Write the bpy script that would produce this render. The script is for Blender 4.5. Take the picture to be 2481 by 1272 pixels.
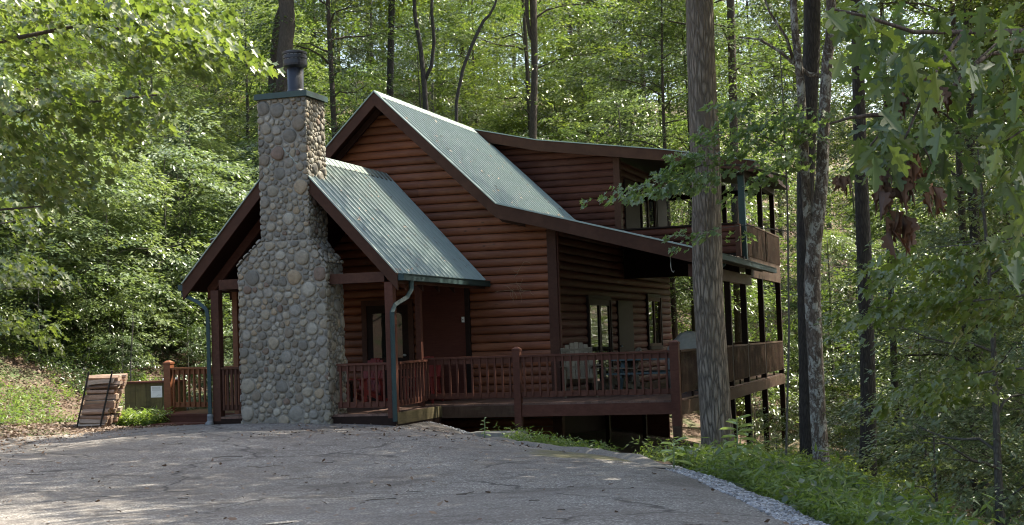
import bpy, math, random
import numpy as np
from mathutils import Vector, Matrix, noise

for o in list(bpy.data.objects):
    bpy.data.objects.remove(o)
S = bpy.context.scene
COL = S.collection

# ------------------------------------------------------------------ camera
cam = bpy.data.cameras.new("camera")
cam.sensor_width = 36.0
cam.lens = 50.49
cam.clip_end = 600
co = bpy.data.objects.new("camera", cam)
COL.objects.link(co)
CR = Vector((0.95056294, 0.30854952, -0.03503282)).normalized()
CF = Vector((-0.30650095, 0.95035258, 0.05373214)).normalized()
CU = CR.cross(CF)
CPOS = Vector((8.6743, -29.8825, 1.2568))
M = Matrix((CR, CU, -CF)).transposed().to_4x4()
M.translation = CPOS
co.matrix_world = M
S.camera = co

# ------------------------------------------------------------------ world, sun, exposure
SUN_EL, SUN_AZ = math.radians(56), math.radians(50)      # azimuth clockwise from +Y (towards +X)
w = bpy.data.worlds.new("World")
S.world = w
w.use_nodes = True
nt = w.node_tree
nt.nodes.clear()
sky = nt.nodes.new("ShaderNodeTexSky")
sky.sky_type = 'NISHITA'
sky.sun_disc = False
sky.sun_elevation = SUN_EL
sky.sun_rotation = SUN_AZ
sky.air_density = 1.0
sky.dust_density = 4.0
sky.ozone_density = 1.0
bg = nt.nodes.new("ShaderNodeBackground")
bg.inputs[1].default_value = 0.13
ow = nt.nodes.new("ShaderNodeOutputWorld")
nt.links.new(sky.outputs[0], bg.inputs[0])
nt.links.new(bg.outputs[0], ow.inputs[0])
sl = bpy.data.lights.new("sun", 'SUN')
sl.energy = 4.2
sl.angle = math.radians(0.53)
sl.color = (1.0, 0.955, 0.86)
so = bpy.data.objects.new("sun", sl)
COL.objects.link(so)
sd = Vector((math.sin(SUN_AZ) * math.cos(SUN_EL), math.cos(SUN_AZ) * math.cos(SUN_EL), math.sin(SUN_EL)))
so.rotation_euler = sd.to_track_quat('Z', 'Y').to_euler()
so.location = (0, 0, 40)
S.view_settings.view_transform = 'Standard'
S.view_settings.look = 'None'
S.view_settings.exposure = 1.90
S.view_settings.use_white_balance = True
S.view_settings.white_balance_temperature = 6850
S.view_settings.white_balance_tint = 6
S.view_settings.gamma = 1.0
S.render.engine = 'CYCLES'
S.cycles.max_bounces = 6
S.cycles.diffuse_bounces = 3
S.cycles.glossy_bounces = 3
S.cycles.transmission_bounces = 4
S.cycles.transparent_max_bounces = 4
S.cycles.use_denoising = True
S.cycles.filter_width = 1.1
S.cycles.caustics_reflective = False
S.cycles.caustics_refractive = False

# ------------------------------------------------------------------ materials
class NT:
    def __init__(s, name):
        s.m = bpy.data.materials.new(name)
        s.m.use_nodes = True
        s.t = s.m.node_tree
        s.b = s.t.nodes["Principled BSDF"]
        s.out = s.t.nodes["Material Output"]
    def n(s, typ, **kw):
        x = s.t.nodes.new(typ)
        for k, v in kw.items():
            if k.startswith('i_'):
                key = k[2:]
                key = int(key) if key.isdigit() else key
                x.inputs[key].default_value = v
            else:
                setattr(x, k, v)
        return x
    def l(s, a, b):
        s.t.links.new(a, b)
    def coords(s, scale=(1, 1, 1), kind='Object', rot=(0, 0, 0)):
        tc = s.n("ShaderNodeTexCoord")
        mp = s.n("ShaderNodeMapping")
        mp.inputs['Scale'].default_value = scale
        mp.inputs['Rotation'].default_value = rot
        s.l(tc.outputs[kind], mp.inputs[0])
        return mp.outputs[0]
    def noise(s, vec, scale=5, detail=6, rough=.6, dist=0.0):
        x = s.n("ShaderNodeTexNoise")
        x.inputs['Scale'].default_value = scale
        x.inputs['Detail'].default_value = detail
        x.inputs['Roughness'].default_value = rough
        x.inputs['Distortion'].default_value = dist
        if vec is not None:
            s.l(vec, x.inputs['Vector'])
        return x.outputs['Fac']
    def ramp(s, fac, stops, interp='LINEAR'):
        x = s.n("ShaderNodeValToRGB")
        cr = x.color_ramp
        cr.interpolation = interp
        while len(cr.elements) > 1:
            cr.elements.remove(cr.elements[-1])
        for i, (p, c) in enumerate(stops):
            if i == 0:
                e = cr.elements[0]; e.position = p
            else:
                e = cr.elements.new(p)
            e.color = (c[0], c[1], c[2], 1) if not isinstance(c, float) else (c, c, c, 1)
        s.l(fac, x.inputs[0])
        return x.outputs[0]
    def mix(s, fac, a, b, mode='MIX'):
        x = s.n("ShaderNodeMix", data_type='RGBA', blend_type=mode)
        for sock, v in ((x.inputs[0], fac), (x.inputs[6], a), (x.inputs[7], b)):
            if hasattr(v, 'is_output') or hasattr(v, 'links'):
                s.l(v, sock)
            elif isinstance(v, (int, float)):
                sock.default_value = v
            else:
                sock.default_value = (v[0], v[1], v[2], 1)
        return x.outputs[2]
    def bump(s, h, strength=.5, dist=.01):
        x = s.n("ShaderNodeBump")
        x.inputs['Strength'].default_value = strength
        x.inputs['Distance'].default_value = dist
        s.l(h, x.inputs['Height'])
        s.l(x.outputs[0], s.b.inputs['Normal'])
        return x
    def col(s, c):
        if hasattr(c, 'links'):
            s.l(c, s.b.inputs['Base Color'])
        else:
            s.b.inputs['Base Color'].default_value = (c[0], c[1], c[2], 1)
    def rough(s, r):
        s.b.inputs['Roughness'].default_value = r
    def island(s):
        return s.n("ShaderNodeNewGeometry").outputs['Random Per Island']
    def objrand(s):
        return s.n("ShaderNodeObjectInfo").outputs['Random']

def wood_mat(name, c1, c2, scale=(1.2, 1.2, 28), rough=.6, isl=.25, bump=.25, stain=None, knots=False):
    a = NT(name)
    v = a.coords(scale)
    f = a.noise(v, 2.2, 7, .65, .4)
    c = a.ramp(f, [(.3, c1), (.7, c2)])
    f2 = a.noise(a.coords((1, 1, 1)), 1.3, 4, .6)
    c = a.mix(a.ramp(f2, [(.35, 0.0), (.75, .55)]), c, (c1[0] * .55, c1[1] * .5, c1[2] * .5))
    if isl:
        r = a.ramp(a.island(), [(0, 1.0 - isl), (1, 1.0 + isl)])
        c = a.mix(1.0, c, r, 'MULTIPLY')
    if knots:
        vk = a.n("ShaderNodeTexVoronoi"); vk.inputs['Scale'].default_value = 1.0
        a.l(a.coords((2.2, 2.2, 5.0)), vk.inputs['Vector'])
        c = a.mix(a.ramp(vk.outputs['Distance'], [(.0, .9), (.07, .7), (.12, 0.0)]), c, (c1[0] * .3, c1[1] * .3, c1[2] * .3))
        fw_ = a.noise(a.coords((.5, .5, 2.2)), 1.7, 5, .7)
        c = a.mix(a.ramp(fw_, [(.50, 0.0), (.72, .45)]), c, (c2[0] * 1.15, c2[1] * 1.5, c2[2] * 1.8))
        ck_ = a.noise(a.coords((.35, .35, 26)), 3.1, 3, .5)
        c = a.mix(a.ramp(ck_, [(.66, 0.0), (.69, .7)]), c, (c1[0] * .3, c1[1] * .3, c1[2] * .3))
    if stain:
        f3 = a.noise(a.coords((.8, .8, 3)), 2.5, 5, .7)
        c = a.mix(a.ramp(f3, [(.55, 0.0), (.72, .7)]), c, stain)
    a.col(c)
    a.rough(rough)
    a.b.inputs['Specular IOR Level'].default_value = .12 if max(c2) < .12 else .3
    a.bump(f, bump, .01)
    return a.m

MAT = {}
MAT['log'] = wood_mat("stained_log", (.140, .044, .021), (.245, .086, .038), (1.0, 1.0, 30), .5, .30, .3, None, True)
MAT['log_side'] = wood_mat("stained_log_shaded", (.066, .023, .017), (.110, .042, .030), (1.0, 1.0, 30), .6, .25, .3, None, True)  # same log wood as the gable, porch shade put into the colour
MAT['trim'] = wood_mat("brown_trim", (.055, .024, .017), (.090, .042, .028), (8, 8, 8), .55, .15, .15)
MAT['rake'] = wood_mat("fascia_paint", (.052, .023, .015), (.078, .036, .023), (3, 3, 3), .5, .06, .12, None)
MAT['rail'] = wood_mat("railing_wood", (.075, .029, .021), (.115, .049, .034), (4, 4, 9), .55, .18, .15)
MAT['rail_sunlit'] = wood_mat("railing_wood_sunlit", (.13, .046, .022), (.20, .078, .036), (4, 4, 9), .5, .2, .15)  # same railing wood, warm sunlight put into the colour
MAT['deck'] = wood_mat("deck_board", (.100, .056, .043), (.180, .110, .085), (3, 20, 3), .6, .25, .2)
MAT['fascia_old'] = wood_mat("weathered_fascia", (.050, .028, .019), (.085, .053, .036), (9, 9, 2.5), .65, .2, .2, (.10, .085, .055))
MAT['yellow_wood'] = wood_mat("treated_pine", (.085, .068, .034), (.14, .112, .060), (2, 2, 14), .7, .15, .2)
MAT['box_wood'] = wood_mat("olive_stained_plank", (.075, .060, .022), (.120, .098, .038), (14, 14, 1.5), .7, .25, .25, (.035, .028, .012))
MAT['grey_wood'] = wood_mat("weathered_grey_wood", (.12, .098, .068), (.20, .168, .12), (8, 8, 8), .8, .2, .2)
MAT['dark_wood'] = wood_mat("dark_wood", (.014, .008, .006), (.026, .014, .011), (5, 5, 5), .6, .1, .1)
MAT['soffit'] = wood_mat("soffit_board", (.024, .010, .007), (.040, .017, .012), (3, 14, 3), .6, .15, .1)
MAT['door'] = wood_mat("red_brown_board", (.070, .022, .016), (.100, .034, .024), (2, 2, 18), .55, .1, .1)

def flat_mat(name, c, rough=.5, metal=0.0, nz=.25, sc=6, bump=0.0, spec=None):
    a = NT(name)
    f = a.noise(a.coords(), sc, 5, .65)
    c2 = tuple(x * (1 - nz) for x in c)
    c3 = tuple(min(1, x * (1 + nz)) for x in c)
    a.col(a.ramp(f, [(.3, c2), (.7, c3)]))
    a.rough(rough)
    a.b.inputs['Metallic'].default_value = metal
    if bump:
        a.bump(f, bump, .01)
    return a.m

MAT['green'] = flat_mat("green_painted_metal", (.016, .040, .042), .65, 0, .2)
MAT['green_cap'] = flat_mat("green_cap_metal", (.010, .035, .030), .4, 0, .2)
MAT['black'] = flat_mat("black_metal", (.018, .019, .026), .4, .2, .3)
MAT['steel'] = flat_mat("galvanised_metal", (.45, .47, .48), .4, .8, .15)
MAT['pvc'] = flat_mat("grey_plastic_pipe", (.16, .17, .18), .5, 0, .2, 20)
MAT['white'] = flat_mat("white_plastic", (.70, .70, .68), .5, 0, .05)
MAT['ink'] = flat_mat("grey_print", (.25, .26, .26), .6, 0, .05)
MAT['red'] = flat_mat("red_painted_wood", (.21, .018, .013), .6, 0, .2)
MAT['blue'] = flat_mat("blue_grey_painted_wood", (.045, .070, .076), .6, 0, .2)
MAT['slate'] = flat_mat("blue_grey_cloth", (.26, .30, .33), .8, 0, .15)
MAT['cover'] = flat_mat("grey_vinyl_cover", (.30, .29, .26), .7, 0, .25, 4, .3)
MAT['mortar'] = flat_mat("mortar", (.225, .208, .18), .9, 0, .25, 14, .6)
MAT['concrete'] = flat_mat("stained_concrete", (.22, .21, .19), .9, 0, .3, 9, .5)
MAT['moss_conc'] = flat_mat("cement_block_wall", (.10, .09, .075), .9, 0, .3, 5, .5)
MAT['stalk'] = flat_mat("plant_stalk", (.16, .22, .10), .7, 0, .2)
MAT['vine'] = flat_mat("dry_vine", (.30, .20, .12), .8, 0, .2)
MAT['twig'] = flat_mat("fallen_twig", (.07, .055, .045), .9, 0, .3)
MAT['iron'] = flat_mat("dark_iron", (.020, .019, .019), .5, .4, .2)

def glass_mat():
    a = NT("window_glass")
    a.col((.012, .015, .014))
    a.rough(.03)
    a.b.inputs['Specular IOR Level'].default_value = .5
    a.b.inputs['IOR'].default_value = 1.5
    f = a.noise(a.coords(), 1.2, 2, .4)
    a.bump(f, .12, .02)
    return a.m
MAT['glass'] = glass_mat()

def roof_mat():
    a = NT("green_metal_roofing")
    f = a.noise(a.coords((1, 1, 1)), 1.6, 6, .7)
    g = a.noise(a.coords((4, 4, 4)), 9, 4, .7)
    c = a.ramp(f, [(.3, (.20, .245, .222)), (.7, (.255, .30, .275))])
    c = a.mix(a.ramp(g, [(.6, 0.0), (.8, .3)]), c, (.20, .22, .20))
    a.col(c)
    a.rough(.36)
    a.b.inputs['Metallic'].default_value = .25
    a.b.inputs['Coat Weight'].default_value = .3
    a.b.inputs['Coat Roughness'].default_value = .3
    a.l(a.ramp(g, [(.3, .32), (.8, .5)]), a.b.inputs['Roughness'])
    return a.m
MAT['roof'] = roof_mat()

def roof_old_mat():
    a = NT("weathered_roof_edge")
    f = a.noise(a.coords((1, 1, 1)), 5, 6, .8)
    a.col(a.ramp(f, [(.35, (.09, .10, .085)), (.6, (.22, .25, .22)), (.7, (.12, .08, .05))]))
    a.rough(.7)
    return a.m
MAT['roof_old'] = roof_old_mat()

def stone_mat():
    a = NT("river_stone")
    r = a.island()
    c = a.ramp(r, [(0, (.250, .220, .172)), (.12, (.200, .180, .150)), (.22, (.285, .248, .192)), (.33, (.150, .138, .118)),
                   (.44, (.262, .225, .170)), (.55, (.305, .280, .232)), (.64, (.170, .140, .106)), (.72, (.285, .222, .150)),
                   (.76, (.220, .205, .180)), (.87, (.165, .115, .086)), (.90, (.240, .215, .178))], 'CONSTANT')
    v = a.coords()
    f = a.noise(v, 11, 7, .7, .3)
    c = a.mix(.75, c, a.ramp(f, [(.25, .45), (.5, 1.0), (.8, 1.45)]), 'MULTIPLY')
    f2 = a.noise(v, 45, 3, .6)
    c = a.mix(a.ramp(f2, [(.62, 0.0), (.72, .5)]), c, (.05, .048, .04))
    f3 = a.noise(v, 1.1, 3, .6)
    c = a.mix(a.ramp(f3, [(.5, 0.0), (.75, .35)]), c, (.06, .065, .045))
    a.col(c)
    a.rough(.75)
    a.bump(f, .8, .02)
    return a.m
MAT['stone'] = stone_mat()

def bark_mat(name, c1, c2, c3=None, vs=(9, 9, 1.5), bumpd=.03, moss=None, lichen=None):
    a = NT(name)
    v = a.coords(vs)
    vo = a.n("ShaderNodeTexVoronoi", feature='DISTANCE_TO_EDGE')
    vo.inputs['Scale'].default_value = 2.2
    dn = a.n("ShaderNodeTexNoise"); dn.inputs['Scale'].default_value = 1.5; dn.inputs['Detail'].default_value = 5
    a.l(v, dn.inputs['Vector'])
    mx = a.n("ShaderNodeVectorMath", operation='MULTIPLY_ADD')
    a.l(dn.outputs['Color'], mx.inputs[0]); mx.inputs[1].default_value = (.7, .7, .7); a.l(v, mx.inputs[2])
    a.l(mx.outputs[0], vo.inputs['Vector'])
    h = a.ramp(vo.outputs['Distance'], [(0, 0.0), (.28, 1.0)])
    f = a.noise(v, 5, 6, .7)
    hh = a.mix(.52, h, f)
    c = a.ramp(hh, [(.15, c1), (.75, c2)])
    if c3:
        c = a.mix(a.ramp(a.noise(a.coords((1, 1, .6)), 1.4, 5, .7), [(.4, 0.0), (.65, .8)]), c, c3)
    if moss:
        c = a.mix(a.ramp(a.noise(a.coords((1, 1, .4)), 1.1, 5, .7), [(.5, 0.0), (.62, .7)]), c, moss)
    if lichen:
        fl = a.noise(a.coords((1, 1, .7)), 6.5, 6, .75, .5)
        c = a.mix(a.ramp(fl, [(.50, 0.0), (.56, .9)]), c, lichen)
        fl2 = a.noise(a.coords((1.3, 1, .5)), 4.1, 6, .8, .3)
        c = a.mix(a.ramp(fl2, [(.53, 0.0), (.60, .85)]), c, (.035, .022, .016))
    a.col(c)
    a.rough(.9)
    a.bump(hh, .9, bumpd)
    return a.m
MAT['bark_big'] = bark_mat("furrowed_oak_bark", (.026, .021, .017), (.29, .25, .205), (.15, .115, .086), (7.5, 7.5, 1.25), .07)
MAT['bark_dark'] = bark_mat("dark_bark", (.012, .010, .009), (.050, .042, .037), None, (12, 12, 2.2), .02)
MAT['bark_brown'] = bark_mat("brown_bark", (.030, .022, .017), (.100, .075, .058), (.05, .04, .035), (12, 12, 2.2), .02)
MAT['bark_lichen'] = bark_mat("lichen_bark", (.050, .036, .028), (.150, .120, .098), None, (9, 9, 3.5), .02, None, (.34, .34, .31))
MAT['bark_thin'] = bark_mat("smooth_sapling_bark", (.045, .040, .034), (.115, .105, .090), None, (8, 8, 3), .01)

def leaf_mat(name, cols, transl=.42, rough=.42, tcol=None, spec=.35, coat=.25):
    a = NT(name)
    r = a.island()
    c = a.ramp(r, [(i / max(1, len(cols) - 1), k) for i, k in enumerate(cols)])
    oi = a.ramp(a.objrand(), [(0, (.80, .86, .86)), (.5, (1, 1, 1)), (1, (1.18, 1.10, .92))])
    c = a.mix(1.0, c, oi, 'MULTIPLY')
    a.col(c)
    a.rough(rough)
    a.b.inputs['Specular IOR Level'].default_value = spec
    a.b.inputs['Coat Weight'].default_value = coat
    a.b.inputs['Coat Roughness'].default_value = .28
    tr = a.n("ShaderNodeBsdfTranslucent")
    tc = a.mix(1.0, c, tcol or (1.55, 1.65, .70), 'MULTIPLY')
    a.l(tc, tr.inputs[0])
    ms = a.n("ShaderNodeMixShader")
    ms.inputs[0].default_value = transl
    a.l(a.b.outputs[0], ms.inputs[1])
    a.l(tr.outputs[0], ms.inputs[2])
    a.l(ms.outputs[0], a.out.inputs[0])
    return a.m
MAT['leaf_mid'] = leaf_mat("green_leaf", [(.054, .086, .030), (.088, .124, .042), (.115, .150, .050), (.068, .104, .040)], .42, .30, None, .8)
MAT['leaf_light'] = leaf_mat("bright_leaf", [(.085, .124, .040), (.122, .162, .052), (.158, .192, .064), (.096, .136, .048)], .44, .30, None, .8)
MAT['leaf_sunlit'] = leaf_mat("pale_sunlit_leaf", [(.120, .165, .100), (.165, .210, .130), (.092, .130, .076)], .34, .30, None, .9)  # pale base colour stands in for sunlit sheen on the leaves
MAT['leaf_dark'] = leaf_mat("dark_green_leaf", [(.034, .058, .026), (.050, .075, .034), (.064, .090, .040)], .34, .30, None, .8)
MAT['leaf_oak'] = leaf_mat("oak_leaf", [(.066, .104, .046), (.088, .124, .050), (.072, .112, .048), (.100, .136, .056), (.150, .185, .050), (.066, .100, .050), (.140, .175, .050)], .42, .40, None, .5, 0)
MAT['leaf_dead'] = leaf_mat("dead_brown_leaf", [(.085, .045, .026), (.12, .066, .038), (.06, .032, .020), (.14, .080, .048)], .2, .7, (1.2, .9, .7), .2)
MAT['needle'] = leaf_mat("pine_needle", [(.045, .085, .040), (.065, .110, .055), (.085, .130, .060)], .3)
MAT['grass_leaf'] = leaf_mat("stiltgrass_leaf", [(.105, .155, .052), (.150, .210, .065), (.195, .245, .075), (.110, .155, .060)], .45)
MAT['mullein'] = leaf_mat("pokeweed_leaf", [(.26, .33, .19), (.32, .39, .24)], .35, .5)
MAT['litter'] = leaf_mat("leaf_litter", [(.15, .100, .075), (.21, .150, .118), (.11, .072, .054), (.27, .21, .17), (.08, .055, .042)], .1, .8, (1, .9, .7), .2)

MAT['leaf_maple'] = leaf_mat("maple_leaf", [(.150, .205, .105), (.200, .255, .135), (.120, .170, .085)], .48, .32, None, .7)

def ground_mat():
    a = NT("forest_floor")
    v = a.coords()
    f = a.noise(v, .7, 8, .7)
    g = a.noise(v, 9, 8, .75)
    c = a.ramp(g, [(.3, (.060, .036, .024)), (.5, (.120, .078, .054)), (.7, (.190, .130, .095))])
    c = a.mix(a.ramp(f, [(.50, 0.0), (.62, .85)]), c, (.055, .095, .025))
    a.col(c)
    a.rough(.95)
    a.bump(g, 1.0, .06)
    return a.m
MAT['ground'] = ground_mat()

def asphalt_mat():
    a = NT("worn_asphalt")
    v = a.coords()
    vo = a.n("ShaderNodeTexVoronoi"); vo.inputs['Scale'].default_value = 62; a.l(v, vo.inputs['Vector'])
    sep = a.n("ShaderNodeSeparateColor"); a.l(vo.outputs['Color'], sep.inputs[0])
    c = a.ramp(sep.outputs[0], [(0, (.082, .071, .064)), (.35, (.142, .126, .114)), (.70, (.208, .188, .172)), (.88, (.36, .335, .31)), (1, (.56, .53, .50))])
    f = a.noise(v, .45, 6, .65)
    c = a.mix(a.ramp(f, [(.35, 0.0), (.65, .62)]), c, (.118, .096, .083))
    g = a.noise(v, 3.0, 7, .75, .6)
    c = a.mix(a.ramp(g, [(.50, 0.0), (.66, .55)]), c, (.045, .036, .031))
    dk = a.noise(v, .8, 5, .7, .8)
    c = a.mix(a.ramp(dk, [(.54, 0.0), (.64, .5)]), c, (.060, .046, .038))
    # mossy, sandy stain near the lower kerb
    sx = a.n("ShaderNodeSeparateXYZ"); a.l(v, sx.inputs[0])
    d = a.n("ShaderNodeVectorMath", operation='DISTANCE'); a.l(v, d.inputs[0]); d.inputs[1].default_value = (3.25, -8.75, -.6)
    nz = a.noise(v, 1.6, 5, .7)
    mm = a.n("ShaderNodeMath", operation='MULTIPLY_ADD'); a.l(nz, mm.inputs[0]); mm.inputs[1].default_value = -2.0; a.l(d.outputs['Value'], mm.inputs[2])
    c = a.mix(a.ramp(mm.outputs[0], [(-.15 + .15, .75), (.35, 0.0)]), c, (.12, .105, .035))
    # crack lines
    vc = a.n("ShaderNodeTexVoronoi", feature='DISTANCE_TO_EDGE'); vc.inputs['Scale'].default_value = .27
    dn = a.n("ShaderNodeTexNoise"); dn.inputs['Scale'].default_value = 1.2; dn.inputs['Detail'].default_value = 6; a.l(v, dn.inputs['Vector'])
    mv = a.n("ShaderNodeVectorMath", operation='MULTIPLY_ADD'); a.l(dn.outputs['Color'], mv.inputs[0]); mv.inputs[1].default_value = (1.1, 1.1, 0); a.l(v, mv.inputs[2])
    a.l(mv.outputs[0], vc.inputs['Vector'])
    ck0 = a.ramp(vc.outputs['Distance'], [(0, .9), (.005, .7), (.010, 0.0)])
    ck = a.mix(a.ramp(a.noise(v, .5, 2, .5), [(.40, 0.0), (.48, 1.0)]), (0, 0, 0), ck0)
    c = a.mix(ck, c, (.035, .028, .025))
    a.col(c)
    a.rough(.92)
    h = a.n("ShaderNodeMath", operation='MULTIPLY_ADD'); a.l(sep.outputs[0], h.inputs[0]); h.inputs[1].default_value = .5; a.l(g, h.inputs[2])
    a.bump(h.outputs[0], .8, .012)
    return a.m
MAT['asphalt'] = asphalt_mat()
MAT['kerb'] = flat_mat("old_asphalt_kerb", (.150, .135, .120), .95, 0, .45, 30, .8)

def gravel_mat():
    a = NT("grey_gravel")
    a.col(a.ramp(a.island(), [(0, (.12, .12, .125)), (.3, (.22, .22, .23)), (.6, (.30, .30, .315)), (.85, (.42, .42, .435)), (1, (.17, .16, .155))]))
    a.rough(.85)
    return a.m
MAT['gravel'] = gravel_mat()

def split_wood_mat():
    a = NT("split_firewood")
    r = a.island()
    c = a.ramp(r, [(0, (.22, .125, .085)), (.3, (.33, .22, .16)), (.6, (.46, .37, .30)), (1, (.15, .085, .06))])
    f = a.noise(a.coords((2, 12, 12)), 3, 5, .7)
    c = a.mix(.7, c, a.ramp(f, [(.3, .5), (.7, 1.3)]), 'MULTIPLY')
    a.col(c); a.rough(.85); a.bump(f, .5, .01)
    return a.m
MAT['firewood'] = split_wood_mat()

# ------------------------------------------------------------------ helpers
class MB:
    def __init__(s):
        s.v = []; s.f = []
    def add(s, vs, fs):
        o = len(s.v)
        s.v.extend([tuple(p) for p in vs])
        s.f.extend([tuple(i + o for i in f) for f in fs])
        return s
    def box(s, x0, x1, y0, y1, z0, z1):
        if x0 > x1: x0, x1 = x1, x0
        if y0 > y1: y0, y1 = y1, y0
        if z0 > z1: z0, z1 = z1, z0
        v = [(x0, y0, z0), (x1, y0, z0), (x1, y1, z0), (x0, y1, z0), (x0, y0, z1), (x1, y0, z1), (x1, y1, z1), (x0, y1, z1)]
        return s.add(v, [(0, 3, 2, 1), (4, 5, 6, 7), (0, 1, 5, 4), (1, 2, 6, 5), (2, 3, 7, 6), (3, 0, 4, 7)])
    def beam(s, p0, p1, wd, h, up=(0, 0, 1)):
        """box from p0 to p1 (centre line), wd sideways, h along up"""
        p0 = Vector(p0); p1 = Vector(p1)
        d = (p1 - p0).normalized()
        side = d.cross(Vector(up))
        if side.length < 1e-4:
            side = d.cross(Vector((1, 0, 0)))
        side.normalize()
        u = side.cross(d).normalized()
        a = side * wd / 2; b = u * h / 2
        v = [p0 - a - b, p0 + a - b, p0 + a + b, p0 - a + b, p1 - a - b, p1 + a - b, p1 + a + b, p1 - a + b]
        return s.add(v, [(0, 1, 2, 3), (5, 4, 7, 6), (1, 0, 4, 5), (2, 1, 5, 6), (3, 2, 6, 7), (0, 3, 7, 4)])
    def tube(s, pts, rad, n=8, cap=True):
        pts = [Vector(p) for p in pts]
        if not isinstance(rad, (list, tuple)):
            rad = [rad] * len(pts)
        rings = []
        ref = Vector((0, 0, 1))
        vs = []
        prev = None
        for i, p in enumerate(pts):
            d = (pts[min(i + 1, len(pts) - 1)] - pts[max(i - 1, 0)]).normalized()
            if prev is None:
                a = d.cross(ref)
                if a.length < .05:
                    a = d.cross(Vector((1, 0, 0)))
                a.normalize()
            else:
                a = (prev - d * prev.dot(d)).normalized()
            prev = a
            b = d.cross(a)
            for k in range(n):
                t = 2 * math.pi * k / n
                vs.append(p + (a * math.cos(t) + b * math.sin(t)) * rad[i])
        fs = []
        for i in range(len(pts) - 1):
            for k in range(n):
                k2 = (k + 1) % n
                fs.append((i * n + k, i * n + k2, (i + 1) * n + k2, (i + 1) * n + k))
        if cap:
            fs.append(tuple(range(n - 1, -1, -1)))
            fs.append(tuple((len(pts) - 1) * n + k for k in range(n)))
        return s.add(vs, fs)
    def lathe(s, prof, c=(0, 0, 0), n=20, cap=True):
        vs = []; fs = []
        for r, z in prof:
            for k in range(n):
                t = 2 * math.pi * k / n
                vs.append((c[0] + r * math.cos(t), c[1] + r * math.sin(t), c[2] + z))
        for i in range(len(prof) - 1):
            for k in range(n):
                k2 = (k + 1) % n
                fs.append((i * n + k, i * n + k2, (i + 1) * n + k2, (i + 1) * n + k))
        if cap:
            fs.append(tuple(range(n - 1, -1, -1)))
            fs.append(tuple((len(prof) - 1) * n + k for k in range(n)))
        return s.add(vs, fs)
    def prism(s, poly, ext):
        """poly: 3D points; ext: vector"""
        ext = Vector(ext); n = len(poly)
        a = [Vector(p) for p in poly]; b = [p + ext for p in a]
        fs = [tuple(range(n - 1, -1, -1)), tuple(range(n, 2 * n))]
        for k in range(n):
            k2 = (k + 1) % n
            fs.append((k, k2, n + k2, n + k))
        return s.add(a + b, fs)
    def build(s, name, mat, parent=None, smooth=False):
        me = bpy.data.meshes.new(name)
        me.from_pydata([tuple(p) for p in s.v], [], s.f)
        me.materials.append(MAT[mat] if isinstance(mat, str) else mat)
        if smooth:
            me.polygons.foreach_set('use_smooth', [True] * len(me.polygons))
        me.update()
        ob = bpy.data.objects.new(name, me)
        COL.objects.link(ob)
        if parent is not None:
            ob.parent = parent
            ob.matrix_parent_inverse = Matrix.Translation(-Vector(parent.location))
        return ob

def tag(o, label=None, cat=None, group=None, kind=None):
    if label: o['label'] = label
    if cat: o['category'] = cat
    if group: o['group'] = group
    if kind: o['kind'] = kind
    return o

def empty(name, loc, label, cat, group=None):
    o = bpy.data.objects.new(name, None)
    o.location = loc
    o.empty_display_size = .2
    COL.objects.link(o)
    return tag(o, label, cat, group)

def arr_mesh(name, verts, faces_flat, loop_tot, mat, smooth=False):
    """verts Nx3 float array; faces_flat flat index array, loop_tot per-face counts"""
    me = bpy.data.meshes.new(name)
    me.vertices.add(len(verts))
    me.vertices.foreach_set('co', np.asarray(verts, dtype=np.float32).ravel())
    me.loops.add(len(faces_flat))
    me.loops.foreach_set('vertex_index', np.asarray(faces_flat, dtype=np.int32))
    me.polygons.add(len(loop_tot))
    st = np.concatenate([[0], np.cumsum(loop_tot)[:-1]]).astype(np.int32)
    me.polygons.foreach_set('loop_start', st)
    me.materials.append(MAT[mat])
    if smooth:
        me.polygons.foreach_set('use_smooth', np.ones(len(loop_tot), dtype=bool))
    me.update(calc_edges=True)
    return me

def instance_mesh(name, T, F, R, P, scl, mat, smooth=False):
    """T: k x3 template verts, F: list of faces, R: Nx3x3, P: Nx3, scl: N or Nx3"""
    T = np.asarray(T, float)
    N = len(P)
    s = np.asarray(scl, float)
    if s.ndim == 1:
        s = np.repeat(s[:, None], 3, 1)
    L = T[None, :, :] * s[:, None, :]
    V = np.einsum('nij,nkj->nki', R, L) + P[:, None, :]
    k = len(T)
    flat = np.concatenate([np.array(f) for f in F])
    lt = np.array([len(f) for f in F])
    off = (np.arange(N) * k)[:, None]
    ff = (flat[None, :] + off).ravel()
    return arr_mesh(name, V.reshape(-1, 3), ff, np.tile(lt, N), mat, smooth)

def rotmats(head, pitch, roll):
    """x axis along heading, pitched up, rolled"""
    ch, sh = np.cos(head), np.sin(head)
    cp, sp = np.cos(pitch), np.sin(pitch)
    cr, sr = np.cos(roll), np.sin(roll)
    N = len(head)
    X = np.stack([ch * cp, sh * cp, sp], 1)
    Y0 = np.stack([-sh, ch, np.zeros(N)], 1)
    Z0 = np.cross(X, Y0)
    Y = Y0 * cr[:, None] + Z0 * sr[:, None]
    Z = np.cross(X, Y)
    return np.stack([X, Y, Z], 2)

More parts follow.
